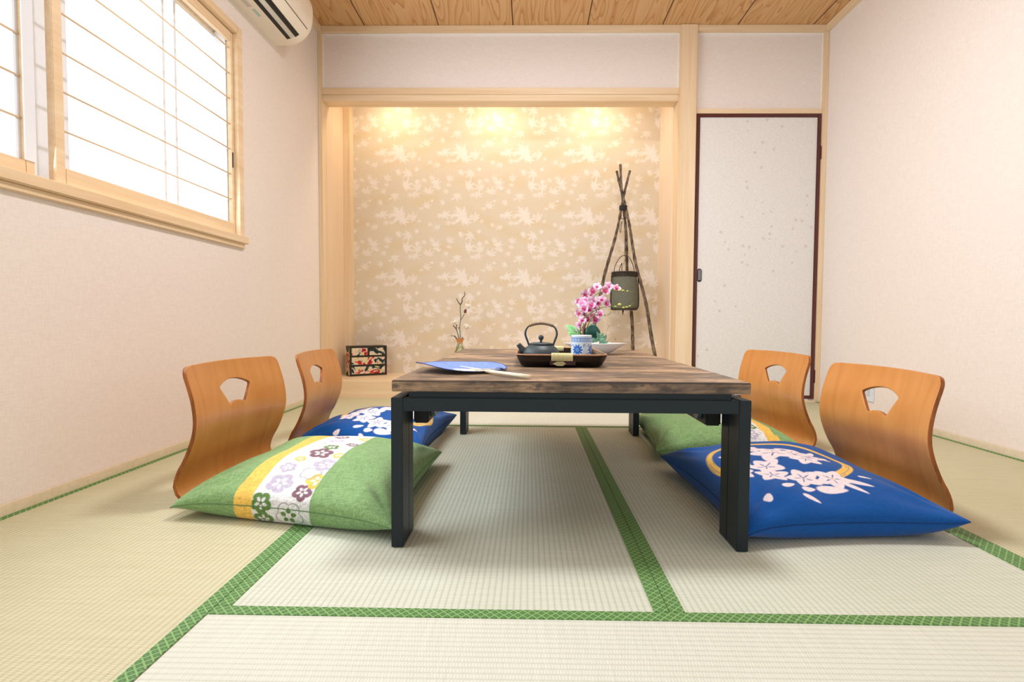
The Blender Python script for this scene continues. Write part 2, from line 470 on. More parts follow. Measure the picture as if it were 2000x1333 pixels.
# ---------------------------------------------------------------- window in the left wall
win = thing('window_1', '', 'x'); del win['label']; del win['category']; win['kind'] = 'structure'
bm = nb()
box(bm, XL-.13, XL+.020, WY1-.012, WY1+.030, WZ0-.02, WZ1+.034, bev=.002)          # right casing
box(bm, XL-.13, XL+.020, WY0-.03, WY0, WZ0-.02, WZ1+.034, bev=.002)
box(bm, XL-.13, XL+.020, WY0, WY1-.012, WZ1-.004, WZ1+.034, bev=.002)
obj('casing', bm, M_HY, win)
bm = nb(); box(bm, XL-.13, XL+.034, WY0-.05, WY1+.045, WZ0-.022, WZ0+.014, bev=.003)
box(bm, XL-.02, XL+.018, WY0-.04, WY1+.035, WZ0-.044, WZ0-.022, bev=.002)
obj('sill', bm, M_HY, win)
def sash(y0, y1, x, st, rail, name, rods, top):
    s = obj(name, nb_box([(x-.024, x, y0, y0+st[0], WZ0+.014, WZ1-.006), (x-.024, x, y1-st[1], y1, WZ0+.014, WZ1-.006),
                          (x-.024, x, y0+st[0], y1-st[1], WZ0+.014, rail), (x-.024, x, y0+st[0], y1-st[1], top, WZ1-.006)]), M_HY, win)
    if x < XL-.02:
        obj('stile_glare', bx(x+.0005, x+.004, y1-st[1]-.004, y1, WZ0+.07, WZ1-.006), M_ALU_GLARE, s)  # pale facing over the wood stile, window glare put into its colour
    for z in rods:
        b = nb(); tube(b, [(x-.012, y0+st[0]-.004, z), (x-.012, y1-st[1]+.004, z)], .0034, 8); obj('bar', b, M_HY, s, smooth=True)
    return s
def nb_box(L, bev=.002):
    b = nb()
    for a in L: box(b, *a, bev=bev)
    return b
rz = [1.036+.1237*k for k in range(1, 8)]
s1 = sash(1.638, WY1-.014, XL-.004, (.036, .016), 1.040, 'lattice_panel', rz, WZ1-.05)
s2 = sash(WY0+.004, 1.603, XL-.036, (.036, .030), 1.034, 'lattice_panel', rz, WZ1-.05)
o = obj('finger_pull', bx(XL-.0045, XL-.002, WY1-.034, WY1-.024, 1.315, 1.39, bev=.001), M_BLACK, s1)
# aluminium frame and glowing frosted glass behind the lattice
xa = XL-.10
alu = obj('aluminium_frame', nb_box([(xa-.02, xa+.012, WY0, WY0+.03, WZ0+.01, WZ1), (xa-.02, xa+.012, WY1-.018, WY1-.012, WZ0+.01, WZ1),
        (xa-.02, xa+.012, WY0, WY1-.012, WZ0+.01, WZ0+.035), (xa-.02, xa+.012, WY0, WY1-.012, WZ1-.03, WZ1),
        (xa-.012, xa+.050, 1.560, 1.625, WZ0+.03, WZ1-.02), (xa-.012, xa+.012, 1.66, 1.785, WZ0+.03, WZ1-.02), (xa+.015, XL-.030, WY1-.034, WY1-.0125, WZ0+.015, WZ1-.006),  # last box: reveal lining, pale to carry the window's backlight
        (xa-.012, xa+.006, 2.262, 2.276, WZ0+.03, WZ1-.02), (xa-.012, xa+.006, 2.338, 2.352, WZ0+.03, WZ1-.02)], .001), M_ALU_GLARE, win)
n = NT('daylit_frosted_glass', .3, .5); n.color((.95, .97, 1, 1))
fz = n.noise(n.world((2, 2, 2)), 1, 1)
n.link(n.ramp(fz, [(.3, (.95, .975, 1, 1)), (.7, (1, 1, 1, 1))]), n.b.inputs['Emission Color']); n.b.inputs['Emission Strength'].default_value = 1.3
obj('frosted_glass', bx(xa-.03, xa-.021, WY0, WY1, WZ0+.01, WZ1), n.m, win)

# ---------------------------------------------------------------- air conditioner
def aircon():
    L0, L1 = 2.23, 3.075
    t = thing('air_conditioner', 'white wall-mounted air conditioner above the window beside the alcove corner', 'air conditioner', (XL, L1, 2.135))
    prof = [(0, 0), (.098, .004), (.135, .012), (.172, .033), (.203, .068), (.222, .11), (.228, .16), (.226, .215), (.205, .262), (.165, .29), (0, .295)]
    P = smoothline([(a, 0, b) for a, b in prof[1:-1]], 5); P = [Vector((0, 0, 0))]+P+[Vector((0, 0, .295))]
    white = plain('ivory_plastic', lin(238, 230, 216), .35, .5, var=.01)
    bm = nb(); ends = []
    ys = [0, -.012, -.03, -(L1-L0)+.03, -(L1-L0)+.012, -(L1-L0)]
    sc = [.965, .99, 1, 1, .99, .965]
    for y, s in zip(ys, sc):
        ends.append([bm.verts.new((p.x*s, y, .1475+(p.z-.1475)*s)) for p in P])
    for A, B in zip(ends, ends[1:]):
        for j in range(len(P)-1): bm.faces.new((A[j], A[j+1], B[j+1], B[j]))
        bm.faces.new((A[-1], A[0], B[0], B[-1]))
    bm.faces.new(ends[0]); bm.faces.new(ends[-1][::-1])
    bmesh.ops.recalc_face_normals(bm, faces=bm.faces[:])
    obj('body', bm, white, t, smooth=False)
    def at(u):                                         # point on the underside profile by arc parameter in metres
        d = 0
        for a, b in zip(P, P[1:]):
            l = (b-a).length
            if d+l >= u:
                n_ = Vector(((b-a).z, 0, -(b-a).x)).normalized(); return a+(b-a)*((u-d)/l), n_
            d += l
    def strip(name, u0, u1, y0, y1, m, h=.0012, k=5, lift=0):
        bm = nb(); rows = []
        for i in range(k):
            p, n_ = at(u0+(u1-u0)*i/(k-1)); p = p+n_*lift
            rows.append([bm.verts.new(p+Vector((0, y, 0))+n_*q) for y, q in ((y0, -.003), (y0, h), (y1, h), (y1, -.003))])
        for A, B in zip(rows, rows[1:]):
            for j in range(3): bm.faces.new((A[j], A[j+1], B[j+1], B[j]))
        bm.faces.new(rows[0]); bm.faces.new(rows[-1][::-1])
        bmesh.ops.recalc_face_normals(bm, faces=bm.faces[:])
        return obj(name, bm, m, t)
    dk = plain('black_vent', lin(14, 18, 22), .5)
    e = -.075
    strip('air_outlet', .104, .126, e, -.80, dk)
    strip('louver', .129, .148, e-.005, -.795, plain('grey_louver', lin(205, 204, 196), .35), h=.003)
    strip('air_outlet', .152, .178, e+.004, -.80, dk)
    strip('panel_seam', .232, .2365, e+.03, -.82, plain('seam_shadow', lin(92, 84, 74), .5), h=.0008)
    s = strip('label_sticker', .058, .075, -.30, -.365, plain('pale_teal_sticker', lin(176, 204, 200), .4), h=.0008); s['label'] = 'small pale teal sticker on the underside'
    s = strip('label_sticker', .045, .07, -.385, -.52, plain('pale_grey_print', lin(206, 198, 190), .4), h=.0008); s['label'] = 'faint grey printed label on the underside'
aircon()

# ---------------------------------------------------------------- wall socket
t = thing('wall_socket', 'white wall socket low on the right wall behind the near right chair', 'socket', (XR, 3.15, .14))
white = plain('white_plastic', lin(226, 232, 242), .4)
obj('plate', bx(-.008, 0, -.045, .04, -.05, .065, bev=.002), white, t)
obj('outlet', bx(-.010, -.007, -.016, .014, -.02, .035, bev=.001), plain('socket_grey', lin(205, 208, 214), .4), t)

# ---------------------------------------------------------------- low table
def table():
    TX0, TX1, TY0, TY1 = -.334, .534, 1.262, 2.650
    cx, cy = (TX0+TX1)/2, (TY0+TY1)/2
    t = thing('low_table', 'low table with mottled brown wood top on a black metal frame, centre of the room', 'table', (cx, cy, .0018))
    hx, hy = (TX1-TX0)/2, (TY1-TY0)/2
    n = NT('rustic_board', .42, .4)
    def grain(src, hsc):
        a = n.noise(n.world((3.2, 7, 9)), 1, 4, .65, 1.4); b = n.noise(n.world((7, 60, 160)), 1, 4, .65); c = n.noise(n.world((2.2, 4.5, 5), (3, 1, 2)), 1, 4, .7, 1.2)
        return a, b, c
    a, b, c = grain(0, 0)
    f = n.math('ADD', n.math('MULTIPLY', a, .62), n.math('MULTIPLY', b, .38))
    col = n.ramp(f, [(.38, lin(72, 62, 56)), (.46, lin(116, 96, 78)), (.54, lin(164, 134, 106)), (.64, lin(200, 168, 138))])
    col = n.mix(n.ramp(c, [(.48, (0, 0, 0, 1)), (.62, (.8, .8, .8, 1))]), col, lin(80, 72, 68))
    sp = n.noise(n.world((26, 60, 60), (7, 2, 5)), 1, 3, .6)
    col = n.mix(n.ramp(sp, [(.56, (0, 0, 0, 1)), (.66, (.7, .7, .7, 1))]), col, lin(70, 60, 56))
    g = n.new('ShaderNodeNewGeometry'); zz = n.sep(g.outputs['Position'])[2]; nz_ = n.math('ABSOLUTE', n.sep(g.outputs['True Normal'])[2])
    wear = n.math('MULTIPLY', n.math('GREATER_THAN', n.math('ADD', zz, n.math('MULTIPLY', b, .006)), .4135), n.math('LESS_THAN', nz_, .95))
    col = n.mix(n.math('MULTIPLY', wear, .8), col, lin(64, 54, 54))
    n.color(col); n.bump(b, .25, .0015)
    n.link(n.math('ADD', n.math('MULTIPLY', a, .3), .28), n.b.inputs['Roughness'])
    obj('tabletop', bx(-hx, hx, -hy, hy, .385, .413, bev=.0018), n.m, t)
    mt = plain('blue_black_metal', lin(24, 36, 42), .45, .35, .0, .05, 20)
    dk = plain('black_plastic', lin(12, 15, 18), .5, .4)
    obj('apron', nb_box([(-hx+.040, hx-.043, -hy+.008, -hy+.028, .346, .3845), (-hx+.040, hx-.043, hy-.028, hy-.008, .346, .3845),
                         (-hx+.040, -hx+.055, -hy+.028, hy-.028, .346, .3845), (hx-.058, hx-.043, -hy+.028, hy-.028, .346, .3845)], .001), mt, t)
    for sx_ in (-1, 1):
        for sy_ in (-1, 1):
            x0, x1 = (-hx-.002, -hx+.027) if sx_ < 0 else (hx-.027, hx+.002)
            y0 = -hy if sy_ < 0 else hy-.115
            l = obj('leg', nb_box([(x0, x1, y0, y0+.064, 0, .370), (x0, x1, y0+.0655, y0+.115, 0, .370)], .0012), mt, t)
    for sy_ in (-1, 1):
        y0, y1 = (-hy+.001, -hy+.029) if sy_ < 0 else (hy-.029, hy-.001)
        obj('end_rail', bx(-hx+.0272, hx-.0272, y0, y1, .337, .3695, bev=.001), mt, t)
    for sx_ in (-1, 1):
        x0, x1 = (-hx-.002, -hx+.026) if sx_ < 0 else (hx-.026, hx+.002)
        obj('side_rail', bx(x0, x1, -hy+.1152, hy-.1152, .338, .370, bev=.001), mt, t)
    # folding hinge boxes inside the corners
    for sx_ in (-1, 1):
        for sy_ in (-1, 1):
            bm = nb()
            xa_, xb_ = sorted((sx_*(hx-.028), sx_*(hx-.068)))
            ya, yb = sorted((sy_*(hy-.115), sy_*(hy-.48)))
            box(bm, xa_, xb_, ya, yb, .285, .3455, bev=.004)
            g = obj('hinge_box', bm, dk, t)
            for k, (dy, dz, r) in enumerate(((.17, .316, .022), (.26, .318, .018), (.34, .314, .014))):
                b2 = nb(); xi = sx_*(hx-.068)
                tube(b2, [(xi+sx_*.004, sy_*(hy-dy), dz), (xi-sx_*.010, sy_*(hy-dy), dz)], r, 20)
                obj('knob', b2, mt if k else plain('grey_blue_knob', lin(70, 92, 104), .4), g, smooth=False)
table()

# ---------------------------------------------------------------- legless chairs
CHP = [(.430, .006), (.30, .006), (.20, .006), (.12, .006), (.082, .008), (.052, .017), (.032, .034), (.025, .054), (.029, .076), (.039, .10), (.055, .127), (.070, .159), (.082, .191), (.090, .223), (.092, .254), (.089, .286), (.083, .318), (.074, .35), (.064, .382), (.056, .415)]
def chair_profile():
    P = smoothline([(a, 0, b) for a, b in CHP], 6)
    s = [0]
    for a, b in zip(P, P[1:]): s.append(s[-1]+(b-a).length)
    return P, s
CP, CS_ = chair_profile()
CSL = CS_[-1]
CU = np.array([p.x for p in CP]); CZ = np.array([p.z for p in CP]); CSN = np.array(CS_)
def chair_pt(s, v):
    u, z = float(np.interp(s, CSN, CU)), float(np.interp(s, CSN, CZ))
    w_ = .248
    k = min(1, max(0, (z-.04)/.15)); k = k*k*(3-2*k)
    if s < CSL*.45: k = 0
    return Vector((u-.034*k*(1-(v/w_)**2), v, z))
S_BEND = float(CSN[np.argmin(np.abs(CU-.12)+10*(CZ > .01))])
ZH = .318                                                  # hole centre height
SH = float(np.interp(ZH, CZ[len(CZ)//2:], CSN[len(CZ)//2:]))
def ply_mat():
    n = NT('lacquered_plywood', .30, .5)
    v = n.coord('Object', (5, 22, 3)); a = n.noise(v, 1, 4, .55, .8); b = n.noise(n.coord('Object', (3, 3, 3)), 1, 2)
    f = n.math('ADD', n.math('MULTIPLY', a, .6), n.math('MULTIPLY', b, .4))
    n.color(n.ramp(f, [(.3, lin(188, 120, 56)), (.5, lin(200, 134, 68)), (.7, lin(210, 148, 82))]))
    n.b.inputs['Coat Weight'].default_value = .15; n.b.inputs['Coat Roughness'].default_value = .3
    return n.m
M_PLY = ply_mat(); M_EDGE = wood('plywood_edge', lin(176, 104, 48), lin(120, 64, 26), 'z', .4, 1.5, 1.2, world=False)
def sheet(name, outer, inner, parent, th=.0115):
    """plywood sheet between an outline and an optional hole, both star shaped about the centre, bent along the chair profile"""
    bm = nb(); c = Vector((SH, 0)) if inner else None
    K = 22; N = len(outer); rings = []
    if inner:
        for k in range(K+1):
            f = k/K; rings.append([bm.verts.new(chair_pt(*(a_+(b_-a_)*f for a_, b_ in zip(i_, o_)))) for i_, o_ in zip(inner, outer)])
        for A, B in zip(rings, rings[1:]):
            for j in range(N): bm.faces.new((A[j], A[(j+1) % N], B[(j+1) % N], B[j]))
    else:
        c0 = outer[0]
        so = [p[0] for p in outer]; 
        rows = outer                                       # list of (s, vmin, vmax)
        R = [[bm.verts.new(chair_pt(s, v0+(v1-v0)*j/24)) for j in range(25)] for s, v0, v1 in rows]
        for A, B in zip(R, R[1:]):
            for j in range(24): bm.faces.new((A[j], A[j+1], B[j+1], B[j]))
    bmesh.ops.recalc_face_normals(bm, faces=bm.faces[:])
    # make normals face the sitter (up / forward)
    f0 = max(bm.faces, key=lambda f: f.calc_area())
    if (f0.normal.x*1+f0.normal.z) < 0: bmesh.ops.reverse_faces(bm, faces=bm.faces[:])
    o = obj(name, bm, [M_PLY, M_EDGE], parent, smooth=True)
    m = o.modifiers.new('thick', 'SOLIDIFY'); m.thickness = th; m.offset = -1 if inner else -1; m.material_offset_rim = 1; m.use_even_offset = False
    b = o.modifiers.new('bevel', 'BEVEL'); b.width = .0016; b.segments = 2; b.limit_method = 'ANGLE'; b.angle_limit = math.radians(50)
    return o
def round_poly(P, r, k=6):
    out = []
    for i, p in enumerate(P):
        a, b = np.array(P[i-1], float), np.array(P[(i+1) % len(P)], float); p = np.array(p, float)
        d1, d2 = a-p, b-p; l1, l2 = np.linalg.norm(d1), np.linalg.norm(d2); rr = min(r[i] if hasattr(r, '__len__') else r, l1*.48, l2*.48)
        q1, q2 = p+d1/l1*rr, p+d2/l2*rr
        for j in range(k+1):
            t_ = j/k; out.append((1-t_)**2*q1+2*t_*(1-t_)*p+t_*t_*q2)
    return out
def resample_angle(poly, c, N=180):
    """polygon -> N points at equal angles about c"""
    P = np.array(poly); out = []
    for i in range(N):
        a = 2*PI*i/N; d = np.array([math.cos(a), math.sin(a)]); best = None
        for j in range(len(P)):
            p, q = P[j]-c, P[(j+1) % len(P)]-c; e = q-p
            den = d[0]*e[1]-d[1]*e[0]
            if abs(den) < 1e-12: continue
            t_ = (p[0]*e[1]-p[1]*e[0])/den; u = (p[0]*d[1]-p[1]*d[0])/den
            if t_ > 0 and -1e-9 <= u <= 1+1e-9: best = t_ if best is None else max(best, t_)
        out.append(tuple(c+d*best))
    return out
def make_chair(name, label, group, loc, rz):
    t = thing(name, label, 'chair', loc, rz, group)
    W = .250; c = np.array([SH, 0.])
    s1 = CSL
    ang = [-1, 1]
    out = round_poly([(S_BEND, -W), (s1-.003, -W+.003), (s1, -W*.3), (s1, W*.3), (s1-.003, W-.003), (S_BEND, W)], [.001, .034, .05, .05, .034, .001])
    # fan-shaped hand hole: arched top, slanting sides, shallow arched bottom
    R1_, R2_, a0 = .158, .082, math.radians(31.5)
    cc = -.106
    top = [(R1_*math.cos(a)+cc, R1_*math.sin(a)) for a in np.linspace(-a0, a0, 17)]
    bot = [(R2_*math.cos(a)+cc, R2_*math.sin(a)) for a in np.linspace(a0*.95, -a0*.95, 11)]
    hole = [(SH+a-.016, b) for a, b in top+bot]
    hole = [tuple(p) for p in round_poly(hole, .006, 2)]
    sheet('backrest', resample_angle(out, c), resample_angle(hole, c), t)
    rows = []
    for i in range(26):
        s = .0+(S_BEND-.0)*i/25
        e = max(0, 1-s/.05); v = W-.05*(1-math.sqrt(max(0, 1-e*e)))
        rows.append((s, -v, v))
    sheet('seat', rows, None, t)
    return t
def copy_tree(o, parent=None):
    c = o.copy(); COL.objects.link(c)
    if parent: c.parent = parent
    for ch in list(o.children): copy_tree(ch, c)
    return c
GR = 'legless chairs around the low table'
ch = make_chair('legless_chair', 'orange-brown bent plywood legless chair, near left of the table behind the striped green cushion', GR, (-1.046, 1.758, .0078), -.065)
for lab, loc, rz in (('lighter orange-brown legless chair, near right of the table behind the blue cushion', (1.147, 1.652, .0078), PI+.03),
                     ('orange-brown legless chair, far left by the alcove corner behind the blue cushion', (-.982, 2.272, .0078), .078),
                     ('orange-brown legless chair, far right in front of the closet door behind the green cushion', (1.202, 2.472, .0078), PI+.144)):
    c = copy_tree(ch); c.location = loc; c.rotation_euler.z = rz; c['label'] = lab

# ---------------------------------------------------------------- floor cushions
def cushion_surface(corners, n=200, puff=.095, seam=.052, tips=(.02,.02,.02,.02), seed=1):
    """top and bottom sheet of a stuffed square cushion. corners: near-left, near-right, far-right, far-left (x, y, z)"""
    t = np.linspace(-1, 1, n)
    q = 1-np.abs(t)                                         # distance from the rim, packed densely towards the seam
    t = np.sign(t)*(1-1.25*q**2.4/(q**1.4+.25))
    U, V = np.meshgrid(t, t, indexing='ij')
    c = np.array(corners, float)
    a, b = (U+1)/2, (V+1)/2
    P = (((1-a)*(1-b))[..., None]*c[0] + (a*(1-b))[..., None]*c[1] + (a*b)[..., None]*c[2] + ((1-a)*b)[..., None]*c[3])
    mid = c.mean(0)
    # sides drawn in a little between the pointed corners
    pull = .030*(1-V**2)**1*np.abs(U)**3
    pull2 = .030*(1-U**2)**1*np.abs(V)**3
    ex = (c[1]+c[2]-c[0]-c[3])/2; ex /= np.linalg.norm(ex)
    ey = (c[2]+c[3]-c[0]-c[1])/2; ey /= np.linalg.norm(ey)
    P = P - (np.sign(U)*pull)[..., None]*ex - (np.sign(V)*pull2)[..., None]*ey
    prod = np.clip((1-U**2)*(1-V**2), 0, 1)
    edge = np.clip(1-np.maximum(np.abs(U), np.abs(V)), 0, 1)
    corner = (np.abs(U)*np.abs(V))**6
    zs = seam*(1-corner) + P[..., 2]*corner                 # seam height, corner tips take their own
    top = prod**.38*puff*(1-.10*(1-prod))
    e = np.clip(prod*4.5, 0, 1)
    low = np.sqrt(1-(1-e)**2)*seam*.97
    rs = np.random.RandomState(seed)
    wr = np.zeros_like(U)
    for k in range(9):
        an = rs.uniform(0, math.pi); fr = rs.uniform(4, 11); ph = rs.uniform(0, 6.3)
        wr += np.sin(fr*(U*math.cos(an)+V*math.sin(an))+ph+1.3*np.sin(2.1*U+k)+1.1*np.cos(1.7*V-k))*.0016
    for sx_ in (-1, 1):                                      # folds running out of the corners
        for sy_ in (-1, 1):
            d = np.hypot(U-sx_, V-sy_); an = np.arctan2((V-sy_)*-sy_, (U-sx_)*-sx_)
            wr += .0045*np.sin(an*11+seed)*np.exp(-((d-.35)/.28)**2)
    wr *= np.clip(prod*6, 0, 1)
    T = P.copy(); T[..., 2] = zs+top+wr
    B = P.copy(); B[..., 2] = np.maximum(zs-low, .0145*0+.002)
    # belly: sides bulge outwards just beside the seam, above and below
    def arc(S, ax):                                          # metres of cloth from the near / left seam
        d = np.linalg.norm(np.diff(S, axis=ax), axis=2)
        z = np.zeros((1, S.shape[1]) if ax == 0 else (S.shape[0], 1))
        return np.concatenate([z, np.cumsum(d, axis=ax)], axis=ax)
    return U, V, T, B, arc(T, 0), arc(T, 1), arc(B, 0), arc(B, 1)
def plum(S, T_, cx, cy, r, col, C, rot=0, ring=False, inner=None, hollow=True):
    x, y = S-cx, T_-cy; d = np.hypot(x, y); a = np.arctan2(y, x)+rot
    rad = r*(.72+.28*np.abs(np.cos(2.5*a))**.7)
    if ring:
        return over(C, sm(np.abs(d-rad)-.0016, .0018), col)
    m = sm(d-rad, .002)
    C = over(C, m, col)
    if hollow:
        for k in range(5):                                  # light petal hearts
            t_ = -rot+k*2*PI/5; px_, py_ = cx+r*.36*math.cos(t_), cy+r*.36*math.sin(t_)
            u = (S-px_)*math.cos(t_)+(T_-py_)*math.sin(t_); v = -(S-px_)*math.sin(t_)+(T_-py_)*math.cos(t_)
            C = over(C, sm(np.hypot(u/(r*.22), v/(r*.14))-1, .3), inner if inner is not None else L3(240, 238, 236))
    return C
def petal(S, T_, cx, cy, l, w_, rot, C, col):
    x, y = S-cx, T_-cy; u = x*math.cos(rot)+y*math.sin(rot); v = -x*math.sin(rot)+y*math.cos(rot)
    return over(C, sm(np.hypot(u/l, v/(w_*(1-.35*u/l)))-1, .18), col)
def blossom(S, T_, cx, cy, r, rot, C, col, base):
    for k in range(5):
        t_ = rot+k*2*PI/5
        C = petal(S, T_, cx+r*.55*math.cos(t_), cy+r*.55*math.sin(t_), r*.48, r*.36, t_, C, col)
    for k in range(5):
        t_ = rot+k*2*PI/5+.1
        C = petal(S, T_, cx+r*.33*math.cos(t_), cy+r*.33*math.sin(t_), r*.2, r*.035, t_, C, base)
    return C
WHT = L3(230, 230, 234); YEL = L3(240, 196, 96); GRN = L3(132, 168, 112); DGR = L3(96, 132, 70); PUR = L3(132, 98, 112); LAV = L3(190, 184, 206); CRM = L3(232, 206, 140); GRY = L3(150, 148, 158)
def striped(S, T_, y0, y1, w1, flowers):
    C = np.ones(S.shape+(3,))*GRN
    C = over(C, ((S > min(y1, w1)) & (S < max(y1, w1)))*1., WHT)
    C = over(C, ((S > min(y0, y1)) & (S < max(y0, y1)))*1., YEL)
    base = C.copy()
    for (a, b, r, k, rot) in flowers:
        if k == 'o': C = plum(S, T_, a, b, r, GRY, C, rot, ring=True)
        elif k == 'd':
            for q in range(5):
                t_ = rot+q*1.25; C = petal(S, T_, a+r*math.cos(t_), b+r*math.sin(t_), .0085, .0065, t_, C, DGR)
        else: C = plum(S, T_, a, b, r, dict(g=DGR, p=PUR, y=YEL, l=LAV, c=CRM)[k], C, rot, inner=WHT)
    band = ((S > min(y1, w1)) & (S < max(y1, w1)))[..., None]
    return np.where(band, C, base)
def ringed(S, T_, cx, cy, flip, seed):
    BL = L3(6, 82, 162)
    C = np.ones(S.shape+(3,))*BL
    x, y = (S-cx)*flip, (T_-cy)*flip; d = np.hypot(x, y); a = np.arctan2(y, x)
    R = .205+.006*np.sin(a*2+1)
    half = .0155*(1-.35*np.sin(a*.5+.8)**2)
    m = sm(np.abs(d-R)-half, .003)
    for k in range(4):                                       # dry brush lines
        m = m*(1-.8*sm(np.abs(d-(R-.010+.0065*k))-.0009, .0012)*(np.sin(a*3+k*1.9) > .15))
    m = m*(1-((a > -2.5) & (a < -1.25)))
    C = over(C, m, YEL)
    pk = L3(240, 228, 236)
    rs = random.Random(seed)
    F = [(.015, .02, .075, .2), (.085, .035, .062, 1.1), (-.06, -.07, .055, .5), (-.02, .115, .05, .9), (.07, -.065, .045, .3), (-.115, .04, .05, .1), (-.13, -.045, .045, .8),
         (-.075, -.135, .05, 1.3), (.0, -.175, .05, .4), (.075, -.19, .048, .9), (.035, .075, .045, .6), (-.16, -.10, .045, .2), (.13, -.03, .034, .4)]
    for (a_, b_, r, rot) in F: C = blossom(x, y, a_, b_, r, rot, C, pk, BL)
    for (a_, b_, l, wd, rot) in ((-.07, -.215, .022, .010, .3), (-.02, -.235, .019, .012, 0), (.045, -.24, .04, .017, -.15), (.13, -.212, .04, .010, -.5), (.11, -.235, .035, .008, -.9),
                                 (-.15, -.255, .017, .012, 1.2), (-.035, -.275, .024, .008, -.8), (.12, .0, .05, .006, -.3), (.15, .045, .024, .010, .9), (-.10, -.0, .05, .012, 1.4), (.175, -.18, .018, .006, -.3), (.09, .10, .03, .010, -.5)):
        C = petal(x, y, a_, b_, l, wd, rot, C, pk)
    return C
def cloth(name, scale, c2, amount):
    n = NT(name, .85, .15)
    at = n.new('ShaderNodeAttribute', attribute_name='Col')
    a = n.noise(n.coord('Object', (scale*.25, scale*2.4, scale)), 1, 2, .6); b = n.noise(n.coord('Object', (scale*2.4, scale*.25, scale)), 1, 2, .6)
    f = n.math('MULTIPLY', n.math('ADD', a, b), .5)
    n.color(n.mix(amount, at.outputs['Color'], n.ramp(f, [(.38, (.45, .52, .40, 1)), (.5, (.9, .9, .9, 1)), (.62, c2)]), 'MULTIPLY'))
    n.b.inputs['Sheen Weight'].default_value = .15
    n.bump(f, .3, .001); return n.m
M_LINEN = cloth('green_linen', 150, (1.35, 1.3, 1.3, 1), .55)
M_COTTON = cloth('blue_cotton', 260, (1.25, 1.25, 1.25, 1), .35)
SEAM_SHADE = {'green_linen': plain('green_seam_shade', lin(96, 128, 84), .8), 'blue_cotton': plain('blue_seam_shade', lin(6, 50, 112), .8)}  # cloth tones darkened to paint the crease shade at the seam
def cushion(corners, mat, paint, label, seed, n=330, puff=.095, seam=.052):
    U, V, T_, B, ts, tt, bs, bt = cushion_surface(corners, n, puff, seam, seed=seed)
    c0 = np.array(corners).mean(0); c0[2] = 0
    tex = n
    W_ = float(ts[-1, n//2])*.97
    sU = (U+1)/2*W_
    CT = paint(sU, tt); CB = paint(sU, -bt)
    t_ = thing('floor_cushion', label, 'cushion', tuple(c0), 0, 'floor cushions around the low table')
    idx = np.arange(n*n).reshape(n, n)
    q = np.stack([idx[:-1, :-1], idx[1:, :-1], idx[1:, 1:], idx[:-1, 1:]], -1).reshape(-1, 4)
    # one closed cover: bottom sheet welded to the top along the rim by a tiny seam strip
    rim_ = np.concatenate([idx[0, :], idx[1:, -1], idx[-1, -2::-1], idx[-2:0:-1, 0]])
    VV = np.concatenate([T_.reshape(-1, 3), B.reshape(-1, 3)])-c0
    off = n*n
    qb = q[:, ::-1]+off
    r2 = np.roll(rim_, -1)
    side = np.stack([rim_, r2, r2+off, rim_+off], -1)
    o = rawmesh('cover', VV, np.concatenate([q, qb]), mat, t_, np.concatenate([CT.reshape(-1, 3), CB.reshape(-1, 3)]))
    # tube along the rim seam, its dark tone standing in for crease shade
    bm = nb(); P = (T_.reshape(-1, 3)[rim_[::3]]-c0); keep = [P[0]]
    for p in P[1:]:
        if np.linalg.norm(p-keep[-1]) > .006: keep.append(p)
    tube(bm, [tuple(p+np.array([0, 0, -.0006])) for p in keep], .0014, 6, closed=True)
    obj('seam', bm, SEAM_SHADE[mat.name], t_, smooth=True)
    return t_
LNF = [(.258, .010, .032, 'g', .3), (.262, -.040, .030, 'g', 1.0), (.368, .052, .030, 'p', .2), (.392, .100, .036, 'y', .5), (.287, .080, .040, 'l', .1), (.340, -.020, .040, 'o', .3), (.338, -.020, .016, 'd', .3),
       (.355, .135, .032, 'o', 0), (.325, .265, .040, 'p', .8), (.333, .325, .027, 'g', .4), (.385, .385, .025, 'p', .2), (.388, .262, .022, 'y', .7), (.378, .190, .042, 'l', .6), (.285, .205, .018, 'y', .2),
       (.275, .150, .026, 'l', .5), (.300, .44, .03, 'l', .5), (.265, .36, .03, 'o', .2), (.39, .50, .03, 'y', .2), (.28, .53, .03, 'p', .2)]
LN_ = dict(c=[(-.995, 1.42, .035), (-.335, 1.275, .04), (-.335, 2.00, .05), (-.93, 2.12, .05)])
cushion(LN_['c'], M_LINEN, lambda S, T_: striped(S, T_, .180, .233, .400, LNF), 'green floor cushion with yellow stripe and flowered white band, near left of the table', 1)
cushion([(.53, 1.275, .03), (1.118, 1.320, .060), (1.09, 2.08, .05), (.50, 1.97, .05)], M_COTTON, lambda S, T_: ringed(S, T_, .25, .345, 1, 2), 'blue floor cushion with yellow ring and white blossoms, near right of the table', 2)
cushion([(-.98, 2.13, .05), (-.42, 2.05, .04), (-.38, 2.74, .06), (-.93, 2.70, .06)], M_COTTON, lambda S, T_: ringed(S, T_, .33, .30, 1, 3), 'blue floor cushion with white blossoms, far left of the table', 3, n=260)
RFF = [(.33, .03, .03, 'p', .2), (.40, .06, .03, 'l', .2), (.42, .12, .028, 'g', .2), (.36, .14, .03, 'y', .2), (.40, .2, .03, 'l', .6), (.34, .24, .03, 'o', .6), (.43, .27, .03, 'p', .6), (.36, .34, .03, 'g', .6), (.42, .42, .03, 'l', .6), (.35, .5, .03, 'p', .1)]
cushion([(.50, 2.05, .05), (1.12, 2.13, .05), (1.10, 2.75, .06), (.55, 2.75, .06)], M_LINEN, lambda S, T_: striped(S, T_, .505, .455, .300, RFF), 'green floor cushion with yellow stripe, far right behind the blue one', 4, n=260)

